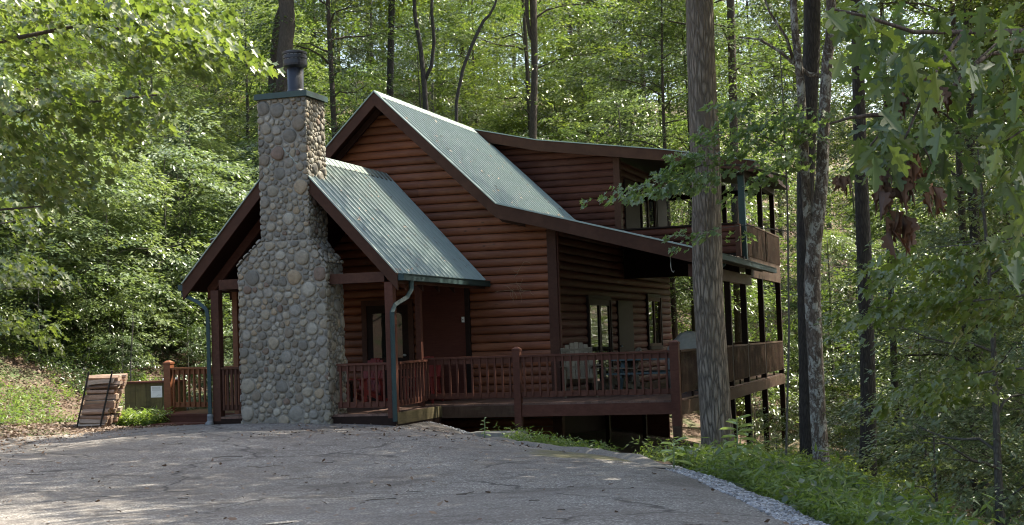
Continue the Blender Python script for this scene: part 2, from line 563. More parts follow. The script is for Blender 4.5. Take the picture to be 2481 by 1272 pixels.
# leaf templates (x = length axis)
LEAF_T = [(0, 0, 0), (.32, .24, .05), (.72, .17, .03), (1, 0, -.05), (.72, -.17, .03), (.32, -.24, .05)]
LEAF_F = [(0, 3, 2, 1), (0, 5, 4, 3)]
def lobed(points):
    up = [(x, y, abs(y) * .30 - .26 * x * x + .10 * math.sin(x * 7) * abs(y) * 3) for x, y in points]
    n = len(up)
    T = up + [(x, -y, z) for x, y, z in up[1:-1]]
    f1 = tuple(range(n))[::-1]
    f2 = (0,) + tuple(n + i for i in range(n - 2)) + (n - 1,)
    return T, [f1, f2]
MAPLE_T, MAPLE_F = lobed([(0, 0), (.05, .22), (.22, .5), (.32, .28), (.62, .46), (.60, .20), (1.0, 0)])
OAK_T, OAK_F = lobed([(0, 0), (.10, .015), (.20, .05), (.26, .17), (.33, .19), (.37, .10), (.42, .09), (.48, .23), (.56, .33), (.63, .31), (.61, .17), (.64, .11), (.71, .13),
                      (.78, .24), (.85, .21), (.84, .11), (.91, .10), (.98, .06), (1.02, 0)])

# ------------------------------------------------------------------ terrain height
CP = [(-4, -5.3, -.2), (-5.5, -5.3, -.2), (-7.7, -5, -.26), (-2, -5, -.27), (-1.6, -3.35, -.34), (1.1, -6.6, -.52), (3.4, -8.5, -.60),
      (5.2, -12, -.56), (6.5, -14.9, -.50), (7.15, -16.8, -.46), (8.8, -20, -.42), (11, -26, -.4), (0, -10, -.38), (3, -15, -.44), (-5, -10, -.30),
      (0, -18, -.40), (8.7, -30, -.42), (2, -30, -.45), (-4, -22, -.40), (-3, -6, -.26), (0, -6, -.40), (-6, -7.5, -.26),
      # left bank
      (-8.3, -9, -.26), (-8.9, -6.5, -.18), (-9.6, -7.5, .15), (-8.6, -4.5, -.24), (-10.2, -5.0, .10), (-11.5, -5.5, .75), (-12.5, -9, 1.1), (-13.5, -4.5, 1.5), (-10.5, -1.5, .15),
      (-12.3, 0, 1.1), (-8.8, 2, -.05), (-11.5, 6, .9), (-15, 2, 2.3), (-20, 0, 4.5), (-20, -12, 4.0), (-12, -18, 1.2), (-30, 0, 9), (-30, 20, 11), (-16, 14, 4),
      (-10, 16, 1.8), (-12, 30, 6), (-25, 45, 14), (-9, 9, .2), (-28, -25, 7),
      # under the house and deck
      (-4, 3, -.6), (-1.0, -1.2, -.95), (1.5, -2.2, -1.15), (3.05, -2.6, -1.3), (0, 4, -1.4), (3.1, 6.1, -1.65), (3.1, 13, -2.5), (-4, 12, -1.0), (0, -3.9, -.78), (2.0, -5.4, -.95), (4.2, -4.4, -1.08),
      # right bank
      (5.5, -9.2, -.84), (6.8, -11.5, -.92), (8.2, -13.5, -1.15), (7.0, -8, -1.22), (8.6, -10.6, -1.50), (6.1, -5.3, -1.22), (6.7, -3, -1.5), (10.2, -15.5, -1.55), (10, -10, -2.0), (9, -3, -2.6),
      (13, -18, -2.0), (14, -8, -3.8), (18, -25, -3), (20, 0, -6), (12, 8, -4.2), (30, -10, -9), (30, 20, -8), (12, 25, -4), (0, 22, -.5), (3, 35, 1.5), (15, 45, -1), (35, 50, -3),
      (-2, 60, 8), (30, 80, 6), (-30, 80, 22), (-60, 20, 22), (60, 30, -8), (60, 90, 8), (-60, 90, 28), (0, 100, 16), (-60, -30, 16), (60, -40, -10), (10, -50, -.5), (-20, -50, 3)]
CP = np.array(CP)
def _tps_fit(P, lam=.02):
    n = len(P)
    d = np.linalg.norm(P[:, None, :2] - P[None, :, :2], axis=2)
    K = np.where(d > 0, d * d * np.log(d + 1e-9), 0)
    K += np.eye(n) * lam
    Q = np.c_[np.ones(n), P[:, :2]]
    A = np.block([[K, Q], [Q.T, np.zeros((3, 3))]])
    return np.linalg.solve(A, np.r_[P[:, 2], 0, 0, 0])
TW = _tps_fit(CP)
def gz(x, y):
    x = np.asarray(x, float); y = np.asarray(y, float)
    sh = x.shape
    X = np.c_[x.ravel(), y.ravel()]
    out = np.empty(len(X))
    for i in range(0, len(X), 20000):
        c = X[i:i + 20000]
        d = np.linalg.norm(c[:, None, :] - CP[None, :, :2], axis=2)
        K = np.where(d > 0, d * d * np.log(d + 1e-9), 0)
        out[i:i + 20000] = K @ TW[:-3] + TW[-3] + c @ TW[-2:]
    return out.reshape(sh)
def g1(x, y):
    return float(gz(np.array([x]), np.array([y]))[0])

# driveway edges (left, right) from the house to behind the camera
EL = np.array([(-7.2, -4.6), (-8.0, -5.6), (-8.3, -7), (-8.1, -9.5), (-7, -13), (-4.5, -18), (-1, -24), (3, -34)], float)
ER = np.array([(-1.2, -3.4), (0.0, -4.9), (1.3, -6.7), (3.45, -8.5), (4.25, -9.9), (4.95, -11.4), (5.55, -12.9), (6.15, -14.7), (6.6, -16.1), (7.0, -17.4), (8.3, -20.5), (12.0, -30), (14, -34)], float)
def resample(E, n):
    for _ in range(2):
        q = [E[0]]
        for i in range(len(E) - 1):
            q += [E[i] * .75 + E[i + 1] * .25, E[i] * .25 + E[i + 1] * .75]
        q.append(E[-1]); E = np.array(q)
    d = np.r_[0, np.cumsum(np.linalg.norm(np.diff(E, axis=0), axis=1))]
    t = np.linspace(0, d[-1], n)
    return np.c_[np.interp(t, d, E[:, 0]), np.interp(t, d, E[:, 1])], t
LE, _ = resample(EL, 160)
RE, RT = resample(ER, 160)
def in_drive(x, y):
    poly = np.r_[LE, RE[::-1]]
    x = np.asarray(x); y = np.asarray(y)
    c = np.zeros(x.shape, bool)
    j = len(poly) - 1
    for i in range(len(poly)):
        xi, yi = poly[i]; xj, yj = poly[j]
        m = ((yi > y) != (yj > y)) & (x < (xj - xi) * (y - yi) / (yj - yi + 1e-12) + xi)
        c ^= m
        j = i
    return c

def vnoise(x, y, s, seed=0):
    r = np.random.RandomState(seed)
    ph = r.rand(8) * 6.28
    a = r.rand(8) * 6.28
    out = 0
    for i in range(8):
        f = s * (1 + i * .63)
        out = out + np.sin((x * np.cos(a[i]) + y * np.sin(a[i])) * f + ph[i]) / (1 + i * .5)
    return out / 3.0

def axis_pts(lo, a, b, hi, fine, coarse):
    p = [a]
    while p[0] > lo: p.insert(0, p[0] - max(fine, (a - p[0]) * .12 + fine))
    q = list(np.arange(a + fine, b, fine))
    p += q
    while p[-1] < hi: p.append(p[-1] + max(fine, (p[-1] - b) * .12 + fine))
    return np.array(p)
gx = axis_pts(-170, -15, 13, 170, .2, 2)
gy = axis_pts(-120, -20, 4, 220, .2, 2)
GX, GY = np.meshgrid(gx, gy)
GZ = gz(GX, GY)
ind = in_drive(GX, GY)
far = np.clip((np.hypot(GX, GY + 8) - 30) / 60, 0, 1)
bumpy = vnoise(GX, GY, 2.1, 3) * .05 + vnoise(GX, GY, .6, 5) * .08 + vnoise(GX, GY, 5.2, 7) * .018
GZ = GZ + np.where(ind, -.03, 0) + np.where(ind, 0, 1) * bumpy * np.clip((np.abs(GX + 1) > 6) * 1.0 + .25, 0, 1)
nx, ny = len(gx), len(gy)
idx = np.arange(nx * ny).reshape(ny, nx)
F4 = np.stack([idx[:-1, :-1], idx[:-1, 1:], idx[1:, 1:], idx[1:, :-1]], 2).reshape(-1, 4)
gm = arr_mesh("ground", np.c_[GX.ravel(), GY.ravel(), GZ.ravel()], F4.ravel(), np.full(len(F4), 4), 'ground', True)
go = bpy.data.objects.new("ground", gm); COL.objects.link(go)
tag(go, "sloping forest floor of brown leaf litter and soil around the cabin", None, None, 'structure')

# driveway sheet
U = np.linspace(0, 1, 90)
DX = LE[:, None, 0] * (1 - U) + RE[:, None, 0] * U
DY = LE[:, None, 1] * (1 - U) + RE[:, None, 1] * U
DZ = gz(DX, DY) + .02 + vnoise(DX, DY, .9, 11) * .012
idx = np.arange(DX.size).reshape(DX.shape)
F4 = np.stack([idx[:-1, :-1], idx[1:, :-1], idx[1:, 1:], idx[:-1, 1:]], 2).reshape(-1, 4)
dm = arr_mesh("driveway", np.c_[DX.ravel(), DY.ravel(), DZ.ravel()], F4.ravel(), np.full(len(F4), 4), 'asphalt', True)
do = bpy.data.objects.new("driveway", dm); COL.objects.link(do)
tag(do, "worn grey asphalt driveway rising to the cabin", None, None, 'structure')

# rolled asphalt kerb along the right edge
def kerb():
    vs = []; fs = []
    pr = [(-.24, -.03), (-.16, .035), (-.06, .085), (.04, .09), (.13, .04), (.24, -.12)]
    sel = [i for i in range(len(RT)) if .9 < RT[i] < 9.4]
    rr = random.Random(4)
    for a, i in enumerate(sel):
        p = RE[i]; q = RE[min(i + 1, 159)]; d = (q - p) / np.linalg.norm(q - p)
        nrm = np.array([-d[1], d[0]])
        if nrm[0] < 0: nrm = -nrm
        e = min(1, a / 6, (len(sel) - 1 - a) / 6)
        hz = .75 + .35 * math.sin(a * .9) * .5 + rr.uniform(-.12, .12)
        for (u, h) in pr:
            x, y = p + nrm * (u + rr.uniform(-.02, .02))
            vs.append((x, y, g1(x, y) + .03 + h * max(e, .1) * hz))
    k = len(pr)
    for a in range(len(sel) - 1):
        for j in range(k - 1):
            fs.append((a * k + j, a * k + j + 1, (a + 1) * k + j + 1, (a + 1) * k + j))
    m = MB(); m.add(vs, fs)
    o = m.build("kerb", 'kerb', None, True)
    tag(o, "low rolled asphalt kerb at the driveway's right edge", None, None, 'structure')
kerb()

# ================================================================== the cabin
RX, RZ = -3.762, 6.838          # main ridge
KX, KZ = -1.014, 4.178          # kick of the right slope
EX, EZ = 3.633, 2.890           # eave of the shallow slope
SM = (RZ - KZ) / (KX - RX); SS = (KZ - EZ) / (EX - KX)
OVY = -.815
UP = [(-3.762, 6.84), (-2.0, 6.42), (1.3, 5.93), (3.6, 5.48)]     # upper roof section (x, z)
YD, YU1 = 6.2, 12.6
def z_main(x): return RZ - SM * (x - RX) if x < KX else KZ - SS * (x - KX)
def x_main(z): return RX + (RZ - z) / SM if z > KZ else KX + (KZ - z) / SS
def z_up(x): return float(np.interp(x, [p[0] for p in UP], [p[1] for p in UP]))
def x_up(z): return float(np.interp(-z, [-p[1] for p in UP], [p[0] for p in UP]))

cabin = empty("log_cabin", (-3, 0, -.3), "two storey brown log cabin with green metal roof and river stone chimney", "cabin")

def log_wall(name, mat, mapf, t0, t1, srange, parent, ch=.184, dep=.058, seed=0):
    """mapf(s, d, t) -> world; srange(t) -> (s0, s1) or None"""
    rr = random.Random(seed)
    m = MB()
    t = t0
    seg = 7
    while t < t1 - .02:
        jd = rr.uniform(-.006, .006)
        # butt joints
        mid = srange(min(t + ch / 2, t1))
        cuts = []
        if mid and mid[1] - mid[0] > 3.4 and rr.random() < .75:
            cuts = [rr.uniform(mid[0] + 1.2, mid[1] - 1.2)]
        prof = []
        for k in range(seg + 1):
            a = -math.pi / 2 + math.pi * k / seg
            tt = t + ch / 2 + (ch / 2 - .002) * math.sin(a)
            dd = dep * (max(0, math.cos(a)) ** .75) + jd
            prof.append((tt, dd))
        lo = [srange(min(p[0], t1)) for p in prof]
        if all(lo):
            n = len(prof)
            bounds = [None] + cuts + [None]
            for bi in range(len(bounds) - 1):
                vs = []
                for (tt, dd), (s0, s1) in zip(prof, lo):
                    a = s0 if bounds[bi] is None else min(max(bounds[bi] + .002, s0), s1)
                    b = s1 if bounds[bi + 1] is None else min(max(bounds[bi + 1] - .002, s0), s1)
                    ns = 6
                    for q in range(ns + 1):
                        s_ = a + (b - a) * q / ns
                        vs.append(mapf(s_, dd + .004 * math.sin(s_ * 2.3 + t * 9), min(tt, t1)))
                fs = []
                w_ = 7
                for k in range(n - 1):
                    for q in range(6):
                        fs.append((k * w_ + q, k * w_ + q + 1, (k + 1) * w_ + q + 1, (k + 1) * w_ + q))
                fs.append(tuple(k * w_ for k in range(n)))
                fs.append(tuple(k * w_ + 6 for k in range(n))[::-1])
                m.add(vs, fs)
        t += ch
    return m.build(name, mat, parent, False)

# --- gable wall (plane y=0)
def sr_gable(z):
    zt = z + .16
    x1 = min(-.14, x_main(zt))
    x0 = max(-7.52, 2 * RX - x_main(zt)) if zt > KZ else -7.52
    if x1 <= x0 + .02: return None
    return (x0, x1)
gable = log_wall("gable_wall", 'log', lambda s, d, t: (s, -d, t), -1.0, RZ - .42, sr_gable, cabin, seed=1)
m = MB()   # wall core
m.prism([(-7.52, .0, -2.0), (-.002, .0, -2.0), (-.002, .0, KZ - SS * 1.0 - .2), (KX, 0, KZ - .2), (RX, 0, RZ - .22), (2 * RX - KX, 0, KZ - .2), (-7.52, 0, 3.7)], (0, .12, 0))
m.build("wall_core", 'dark_wood', cabin)
# --- lower right side wall (plane x=0)
def sr_side(z):
    return (.14, 12.0)
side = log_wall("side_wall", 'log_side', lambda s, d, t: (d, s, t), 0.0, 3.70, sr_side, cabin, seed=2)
m = MB(); m.box(-.12, 0, .12, 12.0, -.25, 3.68); m.box(-.12, 0, YD + .12, 12.0, 3.69, 5.7); m.build("side_wall_core", 'dark_wood', cabin)
m = MB(); m.box(-7.52, -.12, 11.9, 12.0, -1.9, 4.0); m.box(-7.52, -7.4, .12, 11.9, -1.9, 3.9); m.build("rear_wall", 'log_side', cabin)
# floor between the storeys / ground floor, keeps the rooms dark
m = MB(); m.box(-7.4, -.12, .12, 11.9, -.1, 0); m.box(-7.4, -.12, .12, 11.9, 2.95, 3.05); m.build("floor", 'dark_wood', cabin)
# corner trims
m = MB()
m.box(-.135, .0, -.075, 0, -.9, 3.72); m.box(.0, .07, -.075, .135, -.9, 3.72)
m.build("corner_trim", 'trim', cabin)
m = MB(); m.box(.072, .10, -.02, .06, -.02, 3.70); m.build("corner_post", 'rail', cabin)
# --- upper section front wall (plane y=YD)
def sr_dorm(z):
    x0 = x_main(z + .06) if z > 3.9 else 0
    x1 = min(-.11, x_up(z + .24))
    if x1 <= x0 + .03: return None
    return (x0, x1)
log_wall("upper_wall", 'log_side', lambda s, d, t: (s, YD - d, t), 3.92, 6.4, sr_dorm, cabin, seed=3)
m = MB(); m.prism([(RX + .2, YD, 5.0), (0, YD, 3.3), (0, YD, 5.9), (-2.0, YD, 6.15), (RX + .2, YD, 6.5)], (0, .1, 0)); m.build("upper_wall_core", 'dark_wood', cabin)
m = MB(); m.box(-.11, 0, YD - .07, YD, 3.80, 5.88); m.box(0, .06, YD - .07, YD + .14, 3.80, 5.86); m.build("upper_corner_trim", 'trim', cabin)
# upper side wall (plane x=0) beside the balcony
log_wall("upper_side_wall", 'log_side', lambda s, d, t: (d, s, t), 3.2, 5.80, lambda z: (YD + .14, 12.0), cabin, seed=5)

# --- roofs
def ribbed(m, p0, along, L, upv, rib=.23, h=.030, minor=True, cut=None):
    """p0: lower corner; along: unit dir; L length; upv: eave -> ridge vector"""
    p0 = Vector(p0); along = Vector(along).normalized(); upv = Vector(upv)
    nrm = along.cross(upv).normalized()
    if nrm.z < 0: nrm = -nrm
    prof = []
    a = 0.0
    while a < L:
        prof += [(a, 0), (a + rib * .34, 0), (a + rib * .36, h * .35), (a + rib * .42, h * .35), (a + rib * .44, 0), (a + rib * .62, 0), (a + rib * .64, h * .35),
                 (a + rib * .70, h * .35), (a + rib * .72, 0), (a + rib * .88, 0), (a + rib * .91, h), (a + rib * .97, h)]
        a += rib
    prof = [(q, hh) for q, hh in prof if q <= L] + [(L, 0)]
    vs = []; fs = []
    for q, hh in prof:
        b = p0 + along * q + nrm * hh
        vs += [b, b + upv]
    for i in range(len(prof) - 1):
        fs.append((2 * i, 2 * i + 2, 2 * i + 3, 2 * i + 1))
    m.add(vs, fs)

TH = .19
def slab(m, pts, y0, y1, th=TH, dz=-.008):
    """roof deck under the metal following the x,z polyline pts"""
    top = [(x, y0, z + dz) for x, z in pts]
    bot = [(x, y0, z + dz - th) for x, z in pts][::-1]
    m.prism(top + bot, (0, y1 - y0, 0))

m = MB()
Y0 = OVY
ribbed(m, (KX, Y0, KZ), (0, 1, 0), YD - .28 - Y0, (RX - KX, 0, RZ - KZ))
mr = m.build("main_roof", 'roof', cabin)
m = MB()
ribbed(m, (EX, Y0, EZ), (0, 1, 0), YD - Y0, (KX - EX, 0, KZ - EZ))
m.build("porch_roof", 'roof', cabin)
m = MB()
LK = (2 * RX - KX, KZ)
ribbed(m, (LK[0], Y0, LK[1]), (0, 1, 0), 12.6 - Y0, (RX - LK[0], 0, RZ - KZ))
ribbed(m, (LK[0] - 1.4, Y0, KZ - .40), (0, 1, 0), 12.6 - Y0, (1.4, 0, .40))
m.build("left_roof", 'roof', cabin)
m = MB()
slab(m, [(RX, RZ), (KX, KZ), (EX - .02, EZ)], Y0 + .04, YD, .16)
slab(m, [(LK[0] - 1.38, KZ - .40), (LK[0], KZ), (RX, RZ)], Y0 + .04, 12.55, .16)
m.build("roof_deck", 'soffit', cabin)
# lower skirt roof below the balcony
m = MB(); ribbed(m, (EX, YD, EZ), (0, 1, 0), 1.55, (3.14 - EX, 0, .135)); m.build("skirt_roof", 'roof_old', cabin)
m = MB(); slab(m, [(3.16, EZ + .13), (EX - .02, EZ)], YD + .003, YD + 1.53, .1); m.build("skirt_deck", 'dark_wood', cabin)
# upper roof
m = MB()
for (a, b) in zip(UP[:-1], UP[1:]):
    ribbed(m, (b[0], YD - .5, b[1]), (0, 1, 0), YU1 - YD + .5, (a[0] - b[0], 0, a[1] - b[1]))
m.build("upper_roof", 'roof_old', cabin)
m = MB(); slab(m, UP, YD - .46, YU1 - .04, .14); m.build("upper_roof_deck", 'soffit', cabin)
# ridge caps
def ridge_cap(name, x, z, y0, y1, s, par):
    m = MB()
    for sg in (-1, 1):
        m.prism([(x, y0, z + .035), (x + sg * .16, y0, z + .035 - .16 * s), (x + sg * .16, y0, z + .02 - .16 * s), (x, y0, z + .02)], (0, y1 - y0, 0))
    # dark foam closure marks under the cap between ribs
    return m.build(name, 'roof', par)
ridge_cap("ridge_cap", RX, RZ, Y0 - .01, YD - .3, SM, mr)
m = MB()
m.beam((RX + .163, Y0 + .01, RZ + .004 - .165 * SM), (RX + .163, YD - .32, RZ + .004 - .165 * SM), .012, .034)
m.build("closure_strip", 'black', mr)
# rake boards
def rake(name, pts, y, h, th, mat, par, drop=.0):
    m = MB()
    n = len(pts)
    top = []; bot = []
    for i, (x, z) in enumerate(pts):
        top.append((x, y, z - drop))
        bot.append((x, y, z - drop - h))
    # mitred: vertical cuts
    for i in range(n - 1):
        m.prism([top[i], top[i + 1], bot[i + 1], bot[i]], (0, th, 0))
    return m.build(name, mat, par)
rk = rake("rake_board", [(RX, RZ - .01), (KX, KZ - .01), (KX + .9, KZ - .01 - SS * .82), (EX + .0, EZ - .01)], Y0 - .005, .30, .045, 'rake', cabin)
rake("rake_board", [(LK[0] - 1.4, KZ - .41), (LK[0], KZ - .01), (RX, RZ - .01)], Y0 - .005, .30, .045, 'rake', cabin)
rake("rake_board", [(-3.7, 6.81), (-2.0, 6.41), (-.3, 6.155), (1.3, 5.92), (3.6, 5.47)], YD - .505, .27, .045, 'rake', cabin)
# drip edge: thin pale metal line
def drip(pts, y, par):
    m = MB()
    for (a, b) in zip(pts[:-1], pts[1:]):
        m.beam((a[0], y, a[1] + .006), (b[0], y, b[1] + .006), .06, .022, (0, 0, 1))
    m.build("drip_edge", 'roof', par)
drip([(RX, RZ), (KX, KZ), (EX, EZ)], Y0 - .012, rk)
drip([(LK[0] - 1.4, KZ - .40), LK, (RX, RZ)], Y0 - .012, cabin)
drip(UP, YD - .515, cabin)
# second (inner) rake rafter
rake("inner_rafter", [(LK[0] - .3, KZ - .22), (LK[0], KZ - .2), (RX, RZ - .2), (KX, KZ - .2), (KX + .5, KZ - .33)], Y0 + .40, .17, .07, 'soffit', cabin)

# --- eave beam and gutter of the side porch
m = MB(); m.box(3.02, 3.18, -2.4 + 1.9, 7.2, 2.44, 2.70); m.build("porch_beam", 'trim', cabin)
m = MB(); m.box(3.03, 3.17, 7.2, 13.05, 2.66, 3.16); m.build("balcony_beam", 'yellow_wood' if False else 'fascia_old', cabin)
def gutter(name, p0, p1, out, par):
    """box gutter hung outside the eave"""
    m = MB()
    p0 = Vector(p0); p1 = Vector(p1); out = Vector(out)
    for off, zz, wd, h in ((.055, -.12, .11, .008), (.11, -.06, .008, .125), (.0, -.06, .008, .11), (.118, -.004, .02, .012)):
        m.beam(p0 + out * off + Vector((0, 0, zz)), p1 + out * off + Vector((0, 0, zz)), wd, h)
    for p, d in ((p0, 1), (p1, -1)):
        a = p + out * .055 + Vector((0, 0, -.06)); e = (p1 - p0).normalized() * .004 * d
        m.beam(a, a + e, .11, .12)
    return m.build(name, 'green', par)
gutter("gutter", (EX + .01, Y0 + .02, EZ - .01), (EX + .01, 7.75, EZ - .02), (1, 0, 0), cabin)
m = MB(); m.tube([(EX - .08, .9, EZ - .15), (EX - .2, .9, EZ - .25), (3.25, .9, 2.4), (3.21, .9, 2.2), (3.21, .9, 0.1)], .045, 8); m.build("downspout", 'green', cabin, True)

# --- windows and doors
def window_side(y0, y1, z0, z1, x, par, name="window", panes=2, fr='yellow_wood', fw=.07, glass='glass'):
    """framed window in a wall facing +x"""
    m = MB()
    m.box(x - .02, x + .05, y0 - .09, y0, z0 - .09, z1 + .09); m.box(x - .02, x + .05, y1, y1 + .09, z0 - .09, z1 + .09)
    m.box(x - .02, x + .05, y0, y1, z1, z1 + .09); m.box(x - .02, x + .07, y0, y1, z0 - .09, z0)
    o = m.build(name, 'dark_wood', par)
    m = MB()
    wdt = (y1 - y0) / panes
    for i in range(panes):
        a, b = y0 + i * wdt, y0 + (i + 1) * wdt
        m.box(x - .01, x + .03, a, a + fw, z0, z1); m.box(x - .01, x + .03, b - fw, b, z0, z1)
        m.box(x - .01, x + .03, a + fw, b - fw, z0, z0 + fw); m.box(x - .01, x + .03, a + fw, b - fw, z1 - fw * 1.6, z1)
    m.build("sash", fr, o)
    for i in range(panes):
        a, b = y0 + i * wdt, y0 + (i + 1) * wdt
        m = MB(); m.box(x - .008, x + .004, a + fw, b - fw, z0 + fw, z1 - fw * 1.6); m.build("pane", glass, o)
    return o
window_side(8.75, 10.35, .95, 2.30, .062, cabin, "window", 2, 'fascia_old')
window_side(2.45, 4.45, .12, 2.15, .062, cabin, "patio_door", 2, 'dark_wood', .09)
m = MB(); m.box(.03, .09, 5.3, 6.9, .05, 2.15); dd = m.build("side_door", 'dark_wood', cabin)
m = MB(); m.tube([(.09, 5.45, 1.0), (.14, 5.45, 1.0)], .025, 8); m.build("handle", 'steel', dd, True)
window_side(8.45, 10.2, 3.95, 5.35, .062, cabin, "balcony_window", 2, 'fascia_old')
m = MB(); m.box(.05, .09, 6.55, 8.2, 3.25, 5.35); m.build("balcony_door", 'dark_wood', cabin)
m = MB(); m.box(.05, .09, 10.5, 11.8, 3.25, 5.35); m.build("balcony_door", 'dark_wood', cabin)
# front door and window under the entrance porch
m = MB()
m.box(-4.55, -4.43, -.09, 0, 0, 2.25); m.box(-3.42, -3.30, -.09, 0, 0, 2.25); m.box(-4.43, -3.42, -.09, 0, 2.13, 2.25)
fd = m.build("front_door", 'trim', cabin)
m = MB(); m.box(-4.43, -3.42, -.07, -.03, .0, 2.13); m.build("door_leaf", 'dark_wood', fd)
m = MB(); m.box(-4.28, -3.57, -.078, -.072, .95, 1.95); m.build("pane", 'glass', fd)
m = MB(); m.tube([(-3.52, -.07, 1.0), (-3.52, -.14, 1.0)], .03, 8); m.build("handle", 'steel', fd, True)
# smooth store cupboard beside the log face
m = MB(); m.box(-3.10, -2.06, -.10, -.02, -.02, 2.62)
cup = m.build("cupboard_door", 'door', cabin)
m = MB(); m.box(-2.06, -1.95, -.115, -.02, -.02, 2.64); m.box(-3.16, -3.10, -.115, -.02, -.02, 2.64); m.build("door_trim", 'dark_wood', cup)
for k in range(7):
    pass
m = MB(); m.box(-2.135, -2.075, -.125, -.10, 1.68, 1.80); bell = m.build("door_chime", 'white', cup)
m = MB(); m.lathe([(.0, 0), (.012, 0), (.012, .006), (0, .006)], (0, 0, 0), 10, False)
m.v = [(-2.105 + p[0], -.126 - p[2], 1.735 + p[1]) for p in m.v]; m.build("button", 'black', bell)

# --- entrance porch: gabled roof on posts
PX, PZ, PW, PE, PY = -3.86, 5.083, 2.277, 2.576, -5.07
SP = (PZ - PE) / PW
m = MB()
ribbed(m, (PX + PW, PY, PE), (0, 1, 0), -PY - .06, (-PW, 0, PZ - PE), rib=.25, h=.034)
pr = m.build("entrance_roof", 'roof', cabin)
m = MB()
ribbed(m, (PX - PW, PY, PE), (0, 1, 0), -PY - .06, (PW, 0, PZ - PE), rib=.25, h=.034)
m.build("entrance_roof_left", 'roof', cabin)
m = MB()
slab(m, [(PX - PW + .01, PE), (PX, PZ), (PX + PW - .01, PE)], PY + .05, -.06, .13)
m.build("entrance_roof_deck", 'soffit', cabin)
ridge_cap("ridge_cap", PX, PZ, PY - .01, -.05, SP, pr)
m = MB()
m.beam((PX + .163, PY + .01, PZ + .004 - .165 * SP), (PX + .163, -.07, PZ + .004 - .165 * SP), .012, .034)
m.build("closure_strip", 'black', pr)
r1 = rake("entrance_rake_board", [(PX, PZ - .01), (PX + PW, PE - .01)], PY - .005, .31, .045, 'rake', cabin)
r2 = rake("entrance_rake_board", [(PX - PW, PE - .01), (PX, PZ - .01)], PY - .005, .31, .045, 'rake', cabin)
drip([(PX, PZ), (PX + PW, PE)], PY - .012, r1)
drip([(PX - PW, PE), (PX, PZ)], PY - .012, r2)
for yy in (PY + .72, PY + 1.6, PY + 2.5, PY + 3.4):
    rake("rafter_pair", [(PX - PW + .14, PE - .04), (PX, PZ - .2), (PX + PW - .14, PE - .04)], yy, .24, .07, 'rail' if yy < PY + 1 else 'soffit', cabin, .02)
# posts, beams
def post(x, y, z0, z1, wd=.15, mat='rail', par=None, name="porch_post"):
    m = MB(); m.box(x - wd / 2, x + wd / 2, y - wd / 2, y + wd / 2, z0, z1)
    return m.build(name, mat, par or cabin)
post(-5.45, -4.97, -.12, 2.42, .165, 'trim')
post(-1.78, -4.97, -.12, 2.42, .165, 'rail')
post(-5.62, -3.9, -.12, 2.42, .11, 'rail_sunlit')
post(-2.12, -2.70, -.02, 2.42, .11)
post(-5.45, -.25, -.02, 2.42, .14, 'rail_sunlit')
m = MB(); m.box(-1.86, -1.70, PY + .35, -.1, 2.425, 2.62); m.build("eave_beam", 'trim', cabin)
m = MB(); m.box(-5.53, -5.37, PY + .35, -.1, 2.425, 2.62); m.build("eave_beam", 'trim', cabin)
m = MB(); m.box(-5.36, -1.87, -5.03, -4.91, 2.43, 2.62); m.build("tie_beam", 'trim', cabin)
m = MB(); m.box(-6.0, -5.54, -3.0, -2.9, 2.25, 2.42); m.box(-5.36, -4.6, -3.0, -2.9, 2.25, 2.42); m.build("cross_beam", 'rail_sunlit', cabin)
# eave fascia, gutters
m = MB(); m.box(PX + PW - .03, PX + PW + .0, PY + .05, -.06, PE - .19, PE - .015); m.build("eave_fascia", 'rake', cabin)
g_ = gutter("gutter", (PX + PW + .005, PY + .02, PE - .01), (PX + PW + .005, -.02, PE - .015), (1, 0, 0), cabin)
m = MB()
m.tube([(-1.515, -4.55, 2.47), (-1.515, -4.57, 2.28), (-1.56, -4.70, 2.12), (-1.68, -5.02, 1.98), (-1.70, -5.10, 1.85), (-1.70, -5.11, .8), (-1.70, -5.11, -.18)], .052, 4); m.build("downspout", 'green', g_)
g_ = gutter("gutter", (PX - PW - .005, PY + .02, PE - .01), (PX - PW - .005, -.5, PE - .015), (-1, 0, 0), cabin)
m = MB(); m.tube([(-6.2, -4.95, 2.46), (-6.17, -4.98, 2.36), (-5.80, -5.05, 2.2), (-5.61, -5.08, 2.05), (-5.58, -5.09, 1.9), (-5.58, -5.09, .0)], .048, 4); dsp = m.build("downspout", 'green', g_)
m = MB(); m.tube([(-5.58, -5.09, .02), (-5.58, -5.09, -.10), (-5.58, -5.11, -.16), (-5.56, -5.2, -.19)], [.055, .055, .075, .075], 10)
for k in range(5):
    m.tube([(-5.58, -5.09, .0 - k * .025), (-5.58, -5.09, -.012 - k * .025)], .062, 10)
m.build("drain_elbow", 'pvc', g_, True)
# wall seen through: porch deck, skirt
m = MB()
x = -5.55
while x < -1.72:
    m.box(x, min(x + .135, -1.70), -5.05, -.12, -.075, -.035); x += .14
m.build("entrance_floor", 'deck', cabin)
m = MB(); m.box(-5.55, -1.70, -5.05, -5.01, -.6, -.08); m.box(-1.74, -1.70, -5.0, -2.7, -.6, -.08); m.build("entrance_skirt", 'dark_wood', cabin)
m = MB(); m.box(-1.72, -1.69, -5.0, -2.66, -.24, -.02); m.build("treated_fascia", 'yellow_wood', cabin)

